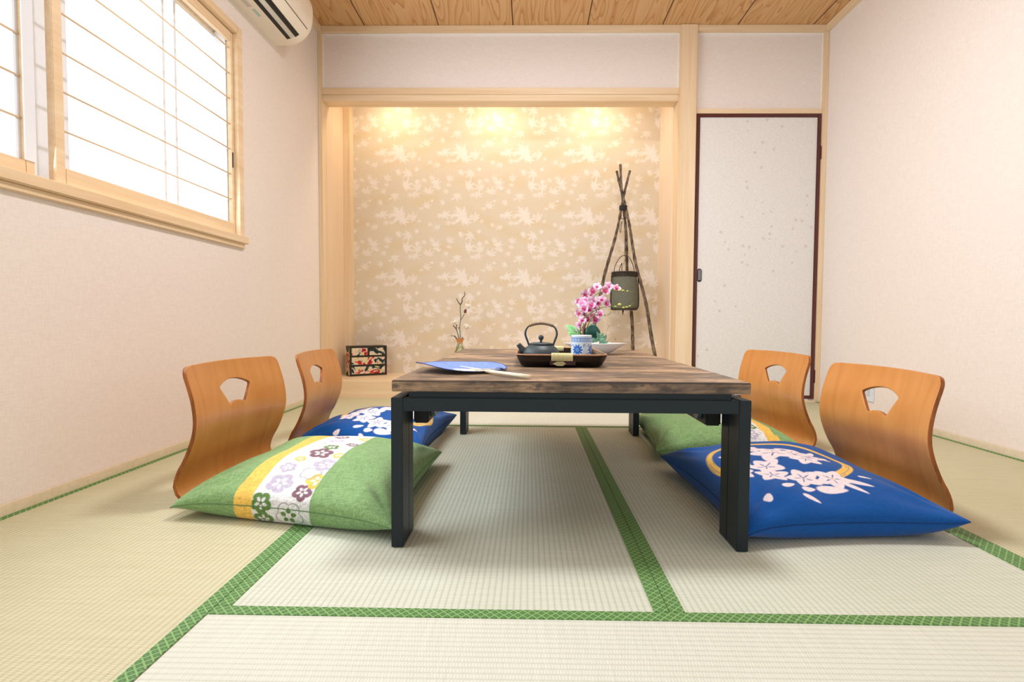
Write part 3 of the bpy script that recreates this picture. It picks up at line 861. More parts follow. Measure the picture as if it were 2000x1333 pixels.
# ---------------------------------------------------------------- things on the table
TZ = .4151
def rrect(hx, hy, r, k=6):
    P = []
    for (sx_, sy_, a0) in ((1, 1, 0), (-1, 1, PI/2), (-1, -1, PI), (1, -1, 1.5*PI)):
        for i in range(k+1):
            a = a0+i/k*PI/2; P.append((sx_*(hx-r)+r*math.cos(a), sy_*(hy-r)+r*math.sin(a)))
    return P
def loft(bm, secs, close_bottom=True, close_top=True):
    R = [[bm.verts.new((x, y, z)) for x, y in P] for P, z in secs]
    for A, B in zip(R, R[1:]):
        for j in range(len(A)): bm.faces.new((A[j], A[(j+1) % len(A)], B[(j+1) % len(A)], B[j]))
    if close_bottom: bm.faces.new(R[0][::-1])
    if close_top: bm.faces.new(R[-1])
    return R
M_TRAY = plain('black_brown_lacquer', lin(16, 11, 11), .22, .45, var=.1, nscale=8)
t = thing('serving_tray', 'black lacquered serving tray with pale wrapped handles and brown rim, holding kettle and cup', 'tray', (.102, 1.838, TZ))
bm = nb()
loft(bm, [(rrect(.118, .190, .03), 0), (rrect(.128, .200, .032), .004), (rrect(.136, .209, .034), .018), (rrect(.1445, .218, .036), .0385),
          (rrect(.140, .2135, .034), .0385), (rrect(.130, .203, .030), .017), (rrect(.121, .194, .026), .0062)])
obj('basin', bm, M_TRAY, t, smooth=False)
bm = nb(); tube(bm, [(x, y, .0395) for x, y in rrect(.1425, .216, .035)], .0026, 8, closed=True)
obj('rim', bm, plain('worn_brown_rim', lin(176, 128, 92), .4), t, smooth=True)
mw = wood('pale_rattan', lin(232, 226, 178), lin(186, 176, 124), 'x', .6, 3, 1.2)
for s in (-1, 1):
    bm = nb(); y = s*.2165
    for k in range(14): tube(bm, [(-.031+k*.0047, y+dy, dz) for dy, dz in ((-.0062, .022), (-.006, .040), (0, .0445), (.006, .040), (.0062, .022))], .0026, 6)
    o = obj('handle_wrap', bm, mw, t, smooth=True)
    bm = nb()
    P = [(-.029, 0), (-.014, .007), (.004, .007), (.012, 0), (.003, -.007), (-.015, -.007)]
    yy = s*.2125
    a = [bm.verts.new((x, yy+s*.0015+(z*.36)*s, .0125+z)) for x, z in P]; b = [bm.verts.new((x, yy-s*.003+(z*.36)*s, .0125+z)) for x, z in P]
    bm.faces.new(a); bm.faces.new(b[::-1])
    for j in range(6): bm.faces.new((a[j], b[j], b[(j+1) % 6], a[(j+1) % 6]))
    bmesh.ops.recalc_face_normals(bm, faces=bm.faces[:])
    obj('handle_knot', bm, mw, t)
    obj('handle_slot', bx(-.038, .042, s*.2105-.001, s*.2105+.001, .008, .022, bev=.0008), plain('dark_red_slot', lin(62, 22, 18), .4), t)

# kettle
M_IRON = NT('cast_iron', .48, .45); v = M_IRON.noise(M_IRON.coord(), 420, 2)
M_IRON.color(M_IRON.ramp(v, [(.3, lin(44, 54, 58)), (.7, lin(66, 78, 82))])); M_IRON.bump(v, .3, .0008); M_IRON = M_IRON.m
t = thing('iron_kettle', 'squat black cast-iron kettle with arched handle, left end of the tray', 'kettle', (.040, 1.80, TZ+.0065))
bm = nb(); lathe(bm, [(0, 0), (.044, 0), (.050, .003), (.060, .014), (.064, .024), (.062, .034), (.054, .046), (.045, .053), (.040, .056), (.040, .058), (.034, .058), (.034, .050), (0, .050)], 48)
obj('body', bm, M_IRON, t, smooth=True)
bm = nb(); lathe(bm, [(0, .0575), (.041, .0575), (.0425, .0595), (.041, .0615), (.030, .0640), (.010, .0655), (0, .0656)], 40)
ld = obj('lid', bm, M_IRON, t, smooth=True)
bm = nb(); lathe(bm, [(0, .064), (.0045, .065), (.0035, .070), (.0045, .0725), (.008, .076), (.0095, .081), (.008, .0865), (.004, .0895), (0, .090)], 24)
obj('knob', bm, M_IRON, ld, smooth=True)
bm = nb(); tube(bm, smoothline([(-.052, 0, .026), (-.062, -.004, .036), (-.069, -.006, .047), (-.078, -.008, .058)], 5), [.015, .0145, .014, .0135, .013, .0125, .012, .0115, .0108, .0102, .0096, .009, .0088, .0086, .0086, .0086], 16)
obj('spout', bm, M_IRON, t, smooth=True)
H = [(-.040, 0, .050), (-.046, 0, .068), (-.054, 0, .092), (-.0495, 0, .112), (-.034, 0, .124), (0, 0, .1300), (.034, 0, .124), (.0495, 0, .112), (.054, 0, .092), (.046, 0, .068), (.040, 0, .050)]
HL = smoothline(H, 6)
bm = nb(); tube(bm, HL, [.0030+.0008*math.sin(i*.05*PI) for i in range(len(HL))], 10)
hd = obj('handle', bm, M_IRON, t, smooth=True)
bm = nb(); g = HL[22:39]; tube(bm, g, [.0047+.0005*(i % 2) for i in range(len(g))], 10)
o = obj('grip', bm, wood('brown_cane', lin(150, 128, 108), lin(92, 74, 60), 'x', .5, 5), hd, smooth=True); o['label'] = 'brown cane-wrapped grip'

# tea cup
def cup():
    t = thing('tea_cup', 'white cylindrical tea cup painted with blue flowers, right end of the tray', 'cup', (.171, 1.722, TZ+.0065))
    na, nz_ = 360, 150
    A, Z = np.meshgrid(np.linspace(0, 2*PI, na), np.linspace(0, .0915, nz_), indexing='ij')
    r = .0338+.0006*np.sin(Z*40)-.006*np.clip(1-Z/.006, 0, 1)**1.5
    P = np.stack([r*np.cos(A), r*np.sin(A), Z], -1)
    S = A*.034
    C = np.ones(A.shape+(3,))*L3(222, 234, 246)
    bl = L3(30, 108, 200); lb = L3(120, 182, 232)
    C = over(C, sm(np.abs(Z-.086)-.0006, .0008), lb); C = over(C, sm(np.abs(Z-.071)-.0006, .0008), lb)
    u = (S % .0102)/.0102; q = (Z-.0785)/.0065
    C = over(C, ((np.abs(q) < 1) & ((np.abs(np.abs(u-.5)-.36) < .09) | (np.abs(np.abs(q)-.72) < .16) & (np.abs(u-.5) < .42)))*.9, bl)
    C = over(C, ((np.abs(q) < .42) & (np.abs(u-.5) < .2))*.8, lb)
    for base in (0, 1, 2, 3):
        c0 = .034*(4.22+base*PI/2) % (.034*2*PI)
        for k in range(10):
            t_ = k*2*PI/10
            C = petal(S, Z, c0+.012*math.cos(t_), .046+.012*math.sin(t_), .0068, .0032, t_, C, bl)
        C = over(C, sm(np.hypot(S-c0, Z-.046)-.0048, .002), bl); C = over(C, sm(np.hypot(S-c0, Z-.046)-.0022, .001), lb)
        rs = random.Random(base)
        for k in range(26):
            ax = (c0+rs.uniform(.019, .041)) % (.034*2*PI); az = rs.choice([rs.uniform(.056, .066), rs.uniform(.026, .034), rs.uniform(.006, .014)])
            C = petal(S, Z, ax, az, rs.uniform(.0015, .0036), .0011, rs.uniform(0, 3), C, rs.choice([bl, lb, L3(60, 80, 120)]))
    n = NT('blue_white_porcelain', .15, .6); at = n.new('ShaderNodeAttribute', attribute_name='Col')
    n.color(n.mix(.05, at.outputs['Color'], n.ramp(n.noise(n.coord(), 40), [(.3, (.8, .85, .95, 1)), (.7, (1, 1, 1, 1))]), 'MULTIPLY'))
    grid('body', P, n.m, t, C)
    bm = nb(); lathe(bm, [(.0336, .0915), (.0330, .0928), (.0318, .0915), (.0312, .060), (.030, .010), (.0, .007)], 48)
    obj('inside', bm, plain('white_porcelain', lin(232, 238, 246), .15, .6, var=.01), t, smooth=True)
    bm = nb(); lathe(bm, [(0, 0), (.0275, 0), (.0280, .002), (.0, .002)], 40); obj('foot', bm, plain('porcelain_foot', lin(220, 226, 236), .3), t, smooth=False)
cup()

# uchiwa fan
def fan():
    hx_, hy_ = .000, 1.298
    ax = Vector((-.67, .742, 0)).normalized(); ang = math.atan2(ax.y, ax.x)
    t = thing('round_hand_fan', 'blue round paper hand fan with bamboo handle, lying at the front left of the table', 'fan', (hx_, hy_, TZ), ang)
    nr, na = 28, 96
    Rr, A = np.meshgrid(np.linspace(0.0, 1, nr), np.linspace(0, 2*PI, na), indexing='ij')
    rx, ry = .128, .132
    x = .292+Rr*rx*np.cos(A); y = Rr*ry*np.sin(A)
    x = np.where(x < .30, np.maximum(x, .172+.035*np.abs(y/ry)), x)
    z = .0075+.010*((y)/ry)**2*np.where(y > 0, 1.6, .4)+.004*np.sin(x*26)*np.abs(y)/ry+.010*np.clip((x-.30)/.12, 0, 1)
    bamb = plain('split_bamboo', lin(232, 222, 196), .5)
    ridge = np.abs(np.sin(np.arctan2(y, x-.15)*34))*.0006
    n = NT('blue_fan_paper', .7, .2); at = n.new('ShaderNodeAttribute', attribute_name='Col')
    n.color(n.mix(.3, at.outputs['Color'], n.ramp(n.noise(n.coord(), 160), [(.3, (.7, .72, .8, 1)), (.7, (1.1, 1.1, 1.1, 1))]), 'MULTIPLY'))
    C = np.ones(x.shape+(3,))*L3(116, 142, 214)
    dia = (np.abs(np.sin(x*420)*np.sin(y*420)) > .75); C = over(C, dia*.35, L3(170, 188, 235))
    cream = sm(np.hypot(x-.170, (y+.0)*.9)-.075-.02*np.sin(np.arctan2(y, x-.17)*3), .003)
    C = over(C, cream*(y > -.01), L3(240, 236, 214))
    top = np.stack([x, y, z+ridge], -1)
    o = grid('leaf', top, n.m, t, C)
    md = o.modifiers.new('thick', 'SOLIDIFY'); md.thickness = .0012
    bm = nb(); e = [(top[-1, j, 0], top[-1, j, 1], top[-1, j, 2]-.0004) for j in range(na-1)]; tube(bm, e, .0012, 6, closed=True)
    obj('edging', bm, plain('dark_blue_edging', lin(30, 48, 110), .6), t, smooth=True)
    bm = nb(); tube(bm, [(0, 0, .0068), (.06, 0, .0068), (.13, 0, .0072), (.176, 0, .0076)], [.0066, .0064, .0062, .0058], 12, flat=.8)
    tube(bm, [(.176, 0, .0076), (.21, 0, .0096), (.30, 0, .0118)], [.0056, .004, .0018], 8, flat=.5)
    obj('handle', bm, bamb, t, smooth=True)
    bm = nb(); tube(bm, [(.170, -.034, .010), (.168, -.012, .013), (.167, 0, .0142), (.168, .02, .013), (.172, .040, .012)], .0013, 6)
    obj('cross_rib', bm, bamb, t, smooth=True)
    bm = nb(); tube(bm, smoothline([(.185, -.040, .0115), (.170, -.050, .013), (.160, -.044, .011), (.168, -.036, .014), (.158, -.056, .010)], 5), .0009, 5)
    obj('loose_thread', bm, plain('dark_thread', lin(50, 44, 44), .7), t, smooth=True)
fan()

# white dish
t = thing('boat_shaped_dish', 'long white porcelain dish holding the orchid, rear of the table', 'dish', (.288, 2.29, TZ))
def ell(a, b, k=56, sh=0, point=0.):
    out = []
    for i in range(k):
        t_ = 2*PI*i/k; c, s = math.cos(t_), math.sin(t_)
        out.append((a*c+sh, b*s*(1-point*abs(c)**3)))
    return out
bm = nb()
loft(bm, [(ell(.052, .034), 0), (ell(.056, .038), .002), (ell(.082, .054, point=.2), .016), (ell(.112, .066, point=.4), .034), (ell(.134, .070, point=.6), .0455), (ell(.140, .072, point=.65), .049),
          (ell(.133, .067, point=.62), .0495), (ell(.108, .060, point=.4), .038), (ell(.078, .048, point=.2), .020), (ell(.048, .032), .008)])
obj('bowl', bm, plain('white_glaze', lin(236, 238, 242), .15, .6, var=.01), t, smooth=True)
bm = nb(); loft(bm, [(ell(.070, .045), .012), (ell(.092, .055, point=.25), .026), (ell(.060, .035), .034), (ell(.02, .01), .037)])
o = obj('gravel_bed', bm, plain('moss_grey', lin(150, 160, 140), .8, var=.3, nscale=200), t, smooth=False)

# orchid
def orchid():
    ox, oy, oz = .245, 2.29, TZ+.036
    t = thing('orchid', 'artificial pink orchid with arching stems and green leaves, standing in the white dish', 'orchid', (ox, oy, oz))
    def w(px, py, dy=0.):                                  # local coordinates from image pixels across and down, at a set depth
        k = (2.29+dy)/1022.; return Vector(((px-1033.5)*k-.0-ox, dy, .5627-(py-624.5)*k-oz))
    def lp(X, Z, dy=0.): return w(X, Z, dy)
    mg = plain('green_stem', lin(120, 138, 62), .5); my = plain('yellow_green_bud', lin(206, 206, 92), .5)
    bark = plain('brown_stem', lin(136, 96, 66), .7)
    A = [lp(1139, 668), lp(1137, 640, .01), lp(1141, 612, .01), lp(1150, 588, 0), lp(1166, 572, -.01), lp(1190, 566, -.02), lp(1212, 567, -.02), lp(1234, 568, -.02)]
    B = [lp(1136, 668), lp(1133, 646, -.01), lp(1136, 625, -.01), lp(1150, 612, -.02), lp(1172, 600, -.03), lp(1192, 597, -.03), lp(1212, 600, -.03), lp(1226, 597, -.03), lp(1234, 590, -.03)]
    D = [lp(1142, 668), lp(1145, 640, -.02), lp(1156, 618, -.03), lp(1170, 612, -.04), lp(1182, 614, -.04), lp(1190, 611, -.04), lp(1191, 605, -.04)]
    for q, P in enumerate((A, B, D)):
        bm = nb(); S_ = smoothline(P, 5); tube(bm, S_, [.0030-.0022*i/len(S_) for i in range(len(S_))], 6); obj('stem', bm, mg, t, smooth=True)
    bm = nb(); tube(bm, smoothline([lp(1134, 670, -.02), lp(1137, 655, -.02), lp(1139, 640, -.01), lp(1143, 630, -.02)], 4), .0045, 8); obj('support_stick', bm, bark, t, smooth=True)
    # blossom
    def petal_bm(bm, l, wd, ang, cup, nx=6, ny=4, mi=0):
        ca, sa = math.cos(ang), math.sin(ang); R = []
        for i in range(nx+1):
            u = i/nx; hw = wd*math.sin(PI*min(1, u*.9+.06))**.7
            row = []
            for j in range(ny+1):
                v = (j/ny-.5)*2; r = u*l; s_ = v*hw
                yy = -cup*u*u*l+.25*hw*v*v
                row.append(bm.verts.new((r*ca-s_*sa, yy, r*sa+s_*ca)))
            R.append(row)
        for a, b in zip(R, R[1:]):
            for j in range(ny):
                f = bm.faces.new((a[j], a[j+1], b[j+1], b[j])); f.material_index = mi
    def pink(name, c1, c2):
        n = NT(name, .6, .2); g = n.new('ShaderNodeVectorMath', operation='LENGTH'); n.link(n.coord('Object'), g.inputs[0])
        d = n.math('ADD', n.math('MULTIPLY', g.outputs['Value'], 64), n.math('MULTIPLY', n.noise(n.coord(), 220), .35))
        n.color(n.ramp(d, [(.2, c1), (.75, c2), (1, lin(246, 214, 240))])); n.b.inputs['Subsurface Weight'].default_value = .0
        return n.m
    MP = [pink('pink_petal', lin(196, 60, 140), lin(228, 150, 208)), pink('pale_pink_petal', lin(214, 110, 176), lin(240, 200, 234)), pink('rose_petal', lin(184, 40, 96), lin(232, 140, 180))]
    ML = plain('magenta_lip', lin(190, 30, 104), .5, var=.15); MY = plain('yellow_throat', lin(232, 178, 60), .5)
    F = [(560, 190, 2), (640, 115, 1), (830, 105, 1), (775, 180, 2), (962, 140, 2), (440, 240, 1), (520, 232, 0), (335, 370, 2), (450, 338, 1), (565, 352, 1), (660, 385, 2), (800, 395, 0), (595, 455, 2), (430, 480, 0),
         (505, 500, 0), (330, 560, 1), (425, 590, 1), (690, 575, 0), (565, 615, 2), (485, 665, 2), (615, 665, 0), (400, 672, 1), (355, 760, 0), (340, 835, 1), (275, 845, 1), (390, 420, 0), (545, 420, 0), (720, 330, 1)]
    rs = random.Random(3)
    protos = []
    for i, (a, b, k) in enumerate(F):
        if i < 3:
            bm = nb()
            for ang, l, wd in ((PI/2, .0165, .0075), (PI/2+2.15, .016, .0068), (PI/2-2.15, .016, .0068), (.12, .0175, .0105), (PI-.12, .0175, .0105)): petal_bm(bm, l, wd, ang, .25)
            f = obj('blossom', bm, MP[i], t, smooth=True)
            bm = nb(); petal_bm(bm, .009, .0042, -PI/2, .9); petal_bm(bm, .006, .003, -PI/2+.9, 1.0); petal_bm(bm, .006, .003, -PI/2-.9, 1.0)
            l_ = obj('lip', bm, ML, f, smooth=True)
            bm = nb(); bmesh.ops.create_icosphere(bm, subdivisions=1, radius=.0018, matrix=Matrix.Translation((0, -.003, .001)))
            l2 = obj('throat', bm, MY, f, smooth=True)
            protos.append((f, l_, l2))
    order = {2: protos[2], 1: protos[1], 0: protos[0]}
    first = [True]*3
    for i, (a, b, k) in enumerate(F):
        f, l_, l2 = protos[k]
        if first[k]: first[k] = False; o = f
        else:
            o = f.copy(); COL.objects.link(o); o.parent = t
            for c_ in (l_, l2):
                d_ = c_.copy(); COL.objects.link(d_); d_.parent = o
        p = lp(1090+a/8.6, 545+b/8.6, rs.uniform(-.045, .02)); o.location = p
        o.rotation_euler = (rs.uniform(-.5, .3), rs.uniform(-.6, .6), rs.uniform(-.8, .8)); s = rs.uniform(1.05, 1.35); o.scale = (s, s, s)
    for p, r in ((lp(1209, 565, -.02), .004), (lp(1214, 566, -.02), .0045), (lp(1223, 567, -.02), .0036), (lp(1208, 593, -.03), .0065), (lp(1200, 597, -.03), .004), (lp(1216, 599, -.03), .0045), (lp(1222, 598, -.03), .0042), (lp(1228, 596, -.03), .0036), (lp(1183, 614, -.04), .003), (lp(1191, 606, -.04), .003)):
        bm = nb(); bmesh.ops.create_icosphere(bm, subdivisions=2, radius=r, matrix=Matrix.Translation(p)@Matrix.Diagonal((1.35, .9, .8, 1)))
        obj('bud', bm, my, t, smooth=True)
    def leaf(base, tip, wd, m, bend=.01, n_=10, name='leaf', up=Vector((0, -1, 0))):
        base, tip = Vector(base), Vector(tip); d = tip-base; side = d.cross(up).normalized(); nn = side.cross(d).normalized()
        bm = nb(); R = []
        for i in range(n_+1):
            u = i/n_; hw = wd*math.sin(PI*(u*.94+.03))**.75
            c_ = base+d*u+nn*bend*math.sin(PI*u)
            R.append([bm.verts.new(c_+side*hw*v+nn*.18*hw*abs(v)) for v in (-1, -.5, 0, .5, 1)])
        for a, b in zip(R, R[1:]):
            for j in range(4): bm.faces.new((a[j], a[j+1], b[j+1], b[j]))
        o = obj(name, bm, m, t, smooth=True); md = o.modifiers.new('thick', 'SOLIDIFY'); md.thickness = .0012
        return o
    dg = plain('dark_green_leaf', lin(14, 72, 62), .35, .5, var=.2, nscale=30); lg = plain('light_green_leaf', lin(140, 206, 138), .5, var=.12, nscale=60)
    iv = plain('variegated_leaf', lin(128, 176, 148), .5, var=.3, nscale=120)
    leaf(lp(1156, 668, -.02), lp(1156, 631, -.03), .033, dg, .01)
    leaf(lp(1141, 667, -.01), lp(1148, 638, .03), .022, dg, .02)
    leaf(lp(1137, 660), lp(1106, 634, .0), .019, lg, .012); leaf(lp(1136, 662), lp(1109, 648, -.02), .014, lg, .012)
    rs = random.Random(9)
    for k in range(16):
        bx_, by_ = rs.uniform(1158, 1180), rs.uniform(660, 670); a = rs.uniform(-.4, PI+.4); l = rs.uniform(7, 14)
        leaf(lp(bx_, by_, -.03), lp(bx_+l*math.cos(a), by_-l*abs(math.sin(a))-2, rs.uniform(-.06, .0)), .007, iv, .003, 5, 'ivy_leaf')
    tw = plain('thin_twig', lin(170, 150, 128), .7)
    bm = nb(); tube(bm, smoothline([lp(1178, 668), lp(1183, 648), lp(1187, 636), lp(1184, 631)], 4), .0008, 5); tube(bm, smoothline([lp(1187, 636), lp(1192, 634), lp(1193, 631)], 3), .0008, 5)
    tube(bm, smoothline([lp(1180, 668), lp(1190, 662), lp(1196, 668)], 3), .0008, 5); tube(bm, smoothline([lp(1180, 668), lp(1196, 656), lp(1201, 660)], 3), .0008, 5)
    obj('twig', bm, tw, t, smooth=True)
    bm = nb(); bmesh.ops.create_icosphere(bm, subdivisions=2, radius=.004, matrix=Matrix.Translation(lp(1201, 661))@Matrix.Diagonal((.6, .6, 1.3, 1))); obj('seed_pod', bm, plain('grey_pod', lin(140, 130, 110), .7), t, smooth=True)
orchid()

# ---------------------------------------------------------------- alcove: papered chest of drawers
def chest():
    t = thing('small_chest_of_drawers', 'small chest of four drawers covered in colourful patterned paper, left corner of the alcove floor', 'chest of drawers', (-1.350, 3.910, NZ), math.radians(34))
    W, D, Hh = .285, .112, .228
    def pap(name, off):
        n = NT(name, .5, .35); co = n.world((1, 1, 1), off)
        v = n.new('ShaderNodeTexVoronoi'); n.link(co, v.inputs[0]); v.inputs['Scale'].default_value = 26
        a = n.noise(co, 13, 2, .6, 1.2); b = n.noise(co, 44, 2)
        base = n.ramp(b, [(.35, lin(196, 190, 120)), (.55, lin(226, 206, 184)), (.7, lin(214, 180, 170))])
        c = n.ramp(a, [(.0, lin(16, 40, 36)), (.40, lin(20, 52, 46)), (.43, lin(150, 150, 160)), (.45, (0, 0, 0, 1)), (.56, (0, 0, 0, 1)), (.58, lin(196, 40, 36)), (.63, lin(150, 22, 40)), (.70, lin(40, 36, 92))], 'CONSTANT')
        m = n.ramp(a, [(0, (1, 1, 1, 1)), (.45, (0, 0, 0, 1)), (.56, (0, 0, 0, 1)), (.58, (1, 1, 1, 1))], 'CONSTANT')
        n.color(n.mix(m, base, c)); return n.m
    frame = plain('dark_green_black_frame', lin(40, 36, 20), .4)
    f = .013
    bm = nb()
    box(bm, 0, W, 0, D, 0, f); box(bm, 0, W, 0, D, Hh-f, Hh)
    box(bm, 0, f, 0, D, f, Hh-f); box(bm, W-f, W, 0, D, f, Hh-f); box(bm, f, W-f, D-.006, D, f, Hh-f)
    ih = (Hh-4*f*.9)/3
    z1 = f+ih; z2 = z1+f*.8+ih
    box(bm, f, W-f, .0, D-.006, z1, z1+f*.8); box(bm, f, W-f, .0, D-.006, z2, z2+f*.8); box(bm, W/2-f/2, W/2+f/2, 0, D-.006, z2+f*.8, Hh-f)
    obj('case', bm, frame, t)
    side = pap('patterned_paper_side', (3, 1, 2))
    obj('side_paper', bx(-.0012, 0, .008, D-.004, .008, Hh-.008), side, t); obj('side_paper', bx(W, W+.0012, .008, D-.004, .008, Hh-.008), side, t)
    for k, (a, b, c, d) in enumerate(((f, W-f, f, z1), (f, W-f, z1+f*.8, z2), (f, W/2-f/2, z2+f*.8, Hh-f), (W/2+f/2, W-f, z2+f*.8, Hh-f))):
        o = obj('drawer', bx(a+.0015, b-.0015, .002, D-.012, c+.0015, d-.0015, bev=.001), pap('patterned_paper', (k*.7, k*.3, k*1.1)), t)
        for x in ([(a+b)/2] if k > 1 else [a+(b-a)*.27, a+(b-a)*.73]):
            bm = nb(); pts = [(x-.010, .001, (c+d)/2+.004), (x-.006, -.006, (c+d)/2-.004), (x, -.007, (c+d)/2-.007), (x+.006, -.006, (c+d)/2-.004), (x+.010, .001, (c+d)/2+.004)]
            tube(bm, smoothline(pts, 3), .0013, 6); obj('ring_pull', bm, M_BLACK, o, smooth=True)
chest()

# ---------------------------------------------------------------- vase with magnolia
vx, vy = -.519, 3.90
t = thing('flower_vase', 'slim waisted pottery vase with orange lip standing in the alcove', 'vase', (vx, vy, NZ))
def vase_mat():
    n = NT('mottled_pottery', .35, .5); x, y, z = n.sep(n.coord())
    b = n.ramp(n.noise(n.coord('Object', (1, 1, .35)), 60, 3, .6, 1.), [(.38, lin(96, 92, 54)), (.5, lin(150, 148, 104)), (.62, lin(206, 206, 170))])
    tp = n.ramp(n.math('DIVIDE', z, .292), [(.86, (0, 0, 0, 1)), (.93, (1, 1, 1, 1))])
    n.color(n.mix(tp, b, lin(198, 128, 70))); return n.m
bm = nb(); lathe(bm, [(0, 0), (.050, 0), (.054, .006), (.066, .04), (.072, .085), (.066, .125), (.050, .165), (.034, .205), (.0215, .245), (.0205, .262), (.025, .280), (.034, .291), (.0335, .2935), (.029, .288), (.019, .262), (.016, .22), (0, .20)], 40)
vs = obj('body', bm, vase_mat(), t, smooth=True)
t = thing('magnolia_branch', 'dry twig arrangement with white magnolia blossoms and a dark red bud, in the slim vase', 'flower arrangement', (vx, vy, NZ+.24))
def w2(px, py, dy=0.): return Vector(((px-896.5)*.003816, dy, .42-(py-662)*.003816-NZ-.24))
mb = plain('grey_brown_twig', lin(92, 78, 70), .7); mgt = plain('grey_green_twig', lin(122, 132, 116), .6)
def br(name, P, r0, r1, m):
    bm = nb(); S_ = smoothline(P, 5); tube(bm, S_, [r0+(r1-r0)*i/len(S_) for i in range(len(S_))], 7); return obj(name, bm, m, t, smooth=True)
br('branch', [w2(896.5, 676), w2(897, 655), w2(896, 640), w2(898, 622), w2(897, 606), w2(897.5, 594)], .0042, .0036, mgt)
br('branch', [w2(897.5, 596), w2(893, 590), w2(889.5, 583)], .0045, .0024, mb); br('branch', [w2(897.5, 595), w2(900.5, 590), w2(901, 583), w2(905.5, 578), w2(906, 574), w2(905, 570)], .0045, .002, mb)
br('branch', [w2(898, 626), w2(901, 621), w2(905, 614)], .0022, .0026, mb)
br('branch', [w2(896, 674), w2(893, 655), w2(889, 643), w2(883, 636)], .0028, .0038, mb); br('branch', [w2(890, 646), w2(889.5, 640), w2(890.5, 634)], .003, .004, mb)
br('branch', [w2(896, 665), w2(889, 660), w2(886, 656)], .003, .004, mb); br('branch', [w2(897, 665), w2(900, 662), w2(902, 659)], .003, .004, mb)
br('branch', [w2(891, 663), w2(884, 657), w2(879, 656.5)], .001, .0028, mb)
br('branch', [w2(897, 650), w2(896, 643), w2(893.5, 640)], .003, .004, mb)
wt = plain('white_petal', lin(244, 238, 224), .6, var=.02); rd = plain('dark_red_bud', lin(112, 58, 62), .6, var=.15)
def magnolia(c, r, tilt):
    bm = nb()
    for k in range(7):
        a = k*2*PI/7; op = .75 if k % 2 else .45; R = []
        for i in range(6):
            u = i/5; hw = r*.42*math.sin(PI*(u*.86+.07))**.7; rad = r*(.15+op*math.sin(u*1.5)); z = r*(1.25*u-.45)
            R.append([bm.verts.new(Vector((rad*math.cos(a)-v*hw*math.sin(a), rad*math.sin(a)+v*hw*math.cos(a), z))) for v in (-1, 0, 1)])
        for p, q in zip(R, R[1:]):
            for j in range(2): bm.faces.new((p[j], p[j+1], q[j+1], q[j]))
    bmesh.ops.transform(bm, matrix=Matrix.Translation(c)@Matrix.Rotation(tilt, 4, 'Y'), verts=bm.verts)
    o = obj('blossom', bm, wt, t, smooth=True); md = o.modifiers.new('thick', 'SOLIDIFY'); md.thickness = .001
magnolia(w2(911.5, 600, .01), .026, .35); magnolia(w2(886, 631, .01), .024, -.4); magnolia(w2(909, 640, .012), .030, .5)
bm = nb(); bmesh.ops.create_icosphere(bm, subdivisions=2, radius=.0115, matrix=Matrix.Translation(w2(907, 608))@Matrix.Rotation(.25, 4, 'Y')@Matrix.Diagonal((.9, .9, 1.55, 1))); obj('bud', bm, rd, t, smooth=True)

# ---------------------------------------------------------------- tripod of branches with hanging basket
Lc = Vector((.692, 3.95, 1.396))
t = thing('branch_tripod', 'tall tripod of three knotty branches tied near the top, right side of the alcove', 'tripod', (Lc.x, Lc.y, NZ))
off = Vector((Lc.x, Lc.y, NZ))
def bark_mat():
    n = NT('knotty_bark', .8, .2); a = n.noise(n.coord('Object', (60, 60, 22)), 1, 4, .6)
    n.color(n.ramp(a, [(.35, lin(62, 52, 44)), (.5, lin(104, 88, 74)), (.65, lin(146, 126, 106))])); n.bump(a, .6, .003); return n.m
MB_ = bark_mat(); rs = random.Random(12)
feet = [Vector((.945, 3.815, NZ)), Vector((.395, 3.87, NZ)), Vector((.825, 4.10, NZ))]
tops = [.29, .29, .325]
for F0, tl in zip(feet, tops):
    d = (Lc-F0).normalized(); q = Vector((d.x, d.y*.4, d.z))
    shift = Vector(((F0.x-.7)*.05, (F0.y-3.95)*.10, 0))
    pts, rad = [], []
    Ltot = (Lc-F0).length+tl; nn = 64
    ph = rs.uniform(0, 6)
    for i in range(nn+1):
        s = Ltot*i/nn; p = F0+d*s+shift*(1 if s > .2 else s/.2)
        wob = .006*math.sin(s*9+ph); side = Vector((d.z, 0, -d.x))
        kn = .0028*max(0, math.sin(s*2*PI/.085+ph))**4
        pts.append(p+side*wob+Vector((0, .004*math.sin(s*13+ph), 0))-off)
        rad.append(.0135-.0052*i/nn+kn+.0006*math.sin(i*2.3))
    bm = nb(); tube(bm, pts, rad, 9); obj('branch', bm, MB_, t, smooth=True)
mc = plain('black_cord', lin(44, 42, 44), .7)
bm = nb()
for k in range(5): tube(bm, [(.026*math.cos(a), .026*math.sin(a), 1.39-NZ+k*.0065+.002*math.sin(a)) for a in [2*PI*i/20 for i in range(20)]], .0042, 6, closed=True)
obj('lashing', bm, mc, t, smooth=True)
bm = nb(); tube(bm, smoothline([(-.012, -.028, 1.30-NZ), (-.024, -.03, 1.27-NZ), (-.03, -.03, 1.235-NZ), (-.022, -.03, 1.215-NZ), (-.018, -.03, 1.25-NZ), (-.012, -.028, 1.30-NZ)], 4), .002, 5)
tube(bm, smoothline([(-.030, -.022, 1.325-NZ), (0, -.03, 1.315-NZ), (.022, -.024, 1.325-NZ)], 4), .0026, 5)
obj('cord_tail', bm, mc, t, smooth=True)
t = thing('hanging_basket', 'dark woven bamboo basket hanging by a cord from the branch tripod', 'basket', (.703, 3.925, .64))
n = NT('woven_bamboo', .55, .35)
x, y, z = n.sep(n.coord()); an = n.math('ARCTAN2', y, x)
u = n.math('MULTIPLY', an, 34/PI*1.); v_ = n.math('MULTIPLY', z, 150)
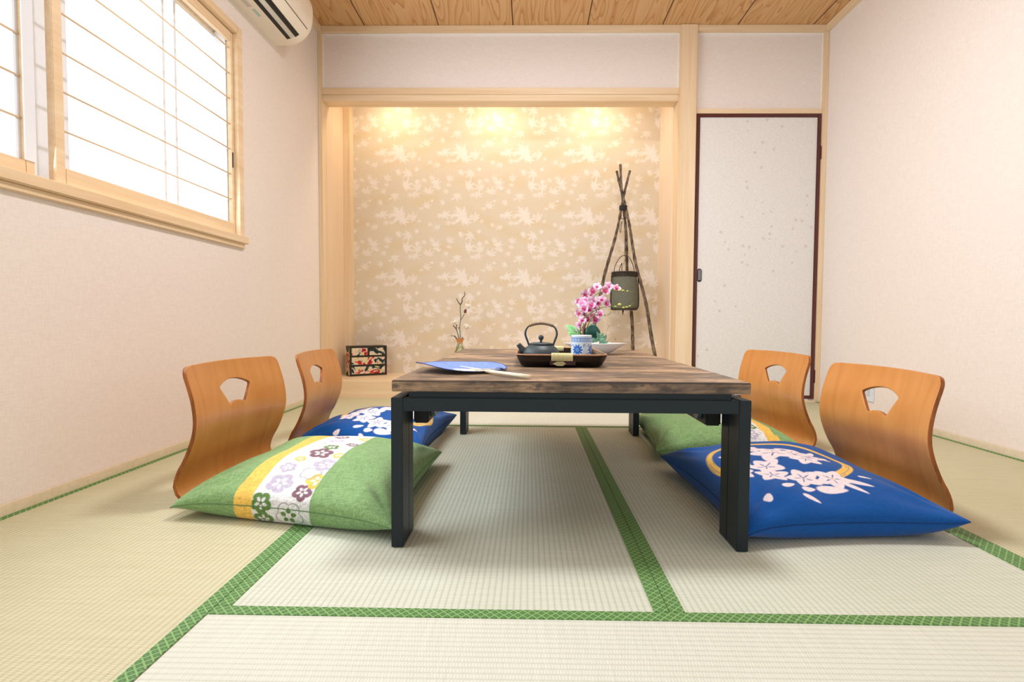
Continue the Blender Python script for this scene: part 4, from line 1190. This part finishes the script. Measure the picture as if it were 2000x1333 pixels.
ch = n.math('MULTIPLY', n.math('SINE', n.math('MULTIPLY', u, PI)), n.math('SINE', n.math('MULTIPLY', v_, PI)))
n.color(n.ramp(ch, [(.0, lin(84, 84, 70)), (.3, lin(118, 120, 104)), (.9, lin(158, 160, 142))])); n.bump(ch, .6, .003)
bm = nb(); lathe(bm, [(0, 0), (.075, .002), (.095, .012), (.103, .035), (.104, .08), (.101, .15), (.096, .21), (.090, .262), (.086, .262), (.092, .2), (.098, .08), (.088, .02), (0, .012)], 48)
obj('body', bm, n.m, t, smooth=True)
md_ = plain('dark_bamboo', lin(48, 40, 34), .5, var=.2)
bm = nb()
for zz, r in ((.254, .0925), (.266, .091), (.278, .0905)): tube(bm, [(r*math.cos(a), r*math.sin(a), zz) for a in [2*PI*i/36 for i in range(36)]], .0068, 8, closed=True)
obj('rim', bm, md_, t, smooth=True)
bm = nb(); tube(bm, [(.095*math.cos(a), .095*math.sin(a), .006) for a in [2*PI*i/36 for i in range(36)]], .005, 6, closed=True)
for s in (-1, 1): tube(bm, smoothline([(s*.070, -.02, .0), (s*.098, -.03, .02), (s*.1035, -.028, .08), (s*.097, -.02, .25)], 5), .004, 6)
obj('rib', bm, md_, t, smooth=True)
bm = nb(); tube(bm, smoothline([(-.078, 0, .26), (-.072, 0, .32), (-.04, 0, .385), (0, 0, .408), (.04, 0, .385), (.068, 0, .32), (.078, 0, .26)], 5), .0042, 7, flat=.6)
obj('handle', bm, md_, t, smooth=True)
bm = nb(); tube(bm, smoothline([(-.03, -.075, .262), (-.028, -.05, .31), (-.02, 0, .35), (-.028, .05, .31), (-.03, .075, .262)], 5), .0028, 6); obj('inner_handle', bm, md_, t, smooth=True)
bm = nb(); tube(bm, [(-.005, 0, .70), (0, 0, .56), (0, 0, .41)], .0024, 6); tube(bm, smoothline([(0, 0, .41), (.004, -.01, .385), (-.004, -.012, .36), (-.008, -.01, .335)], 4), .002, 6); obj('hanging_cord', bm, plain('brown_cord', lin(84, 74, 66), .7), t, smooth=True)
bm = nb(); tube(bm, [(-.008, -.01, .0), (-.009, -.012, -.02), (-.010, -.013, -.038)], [.007, .004, .0008], 7); obj('bottom_point', bm, md_, t, smooth=True)
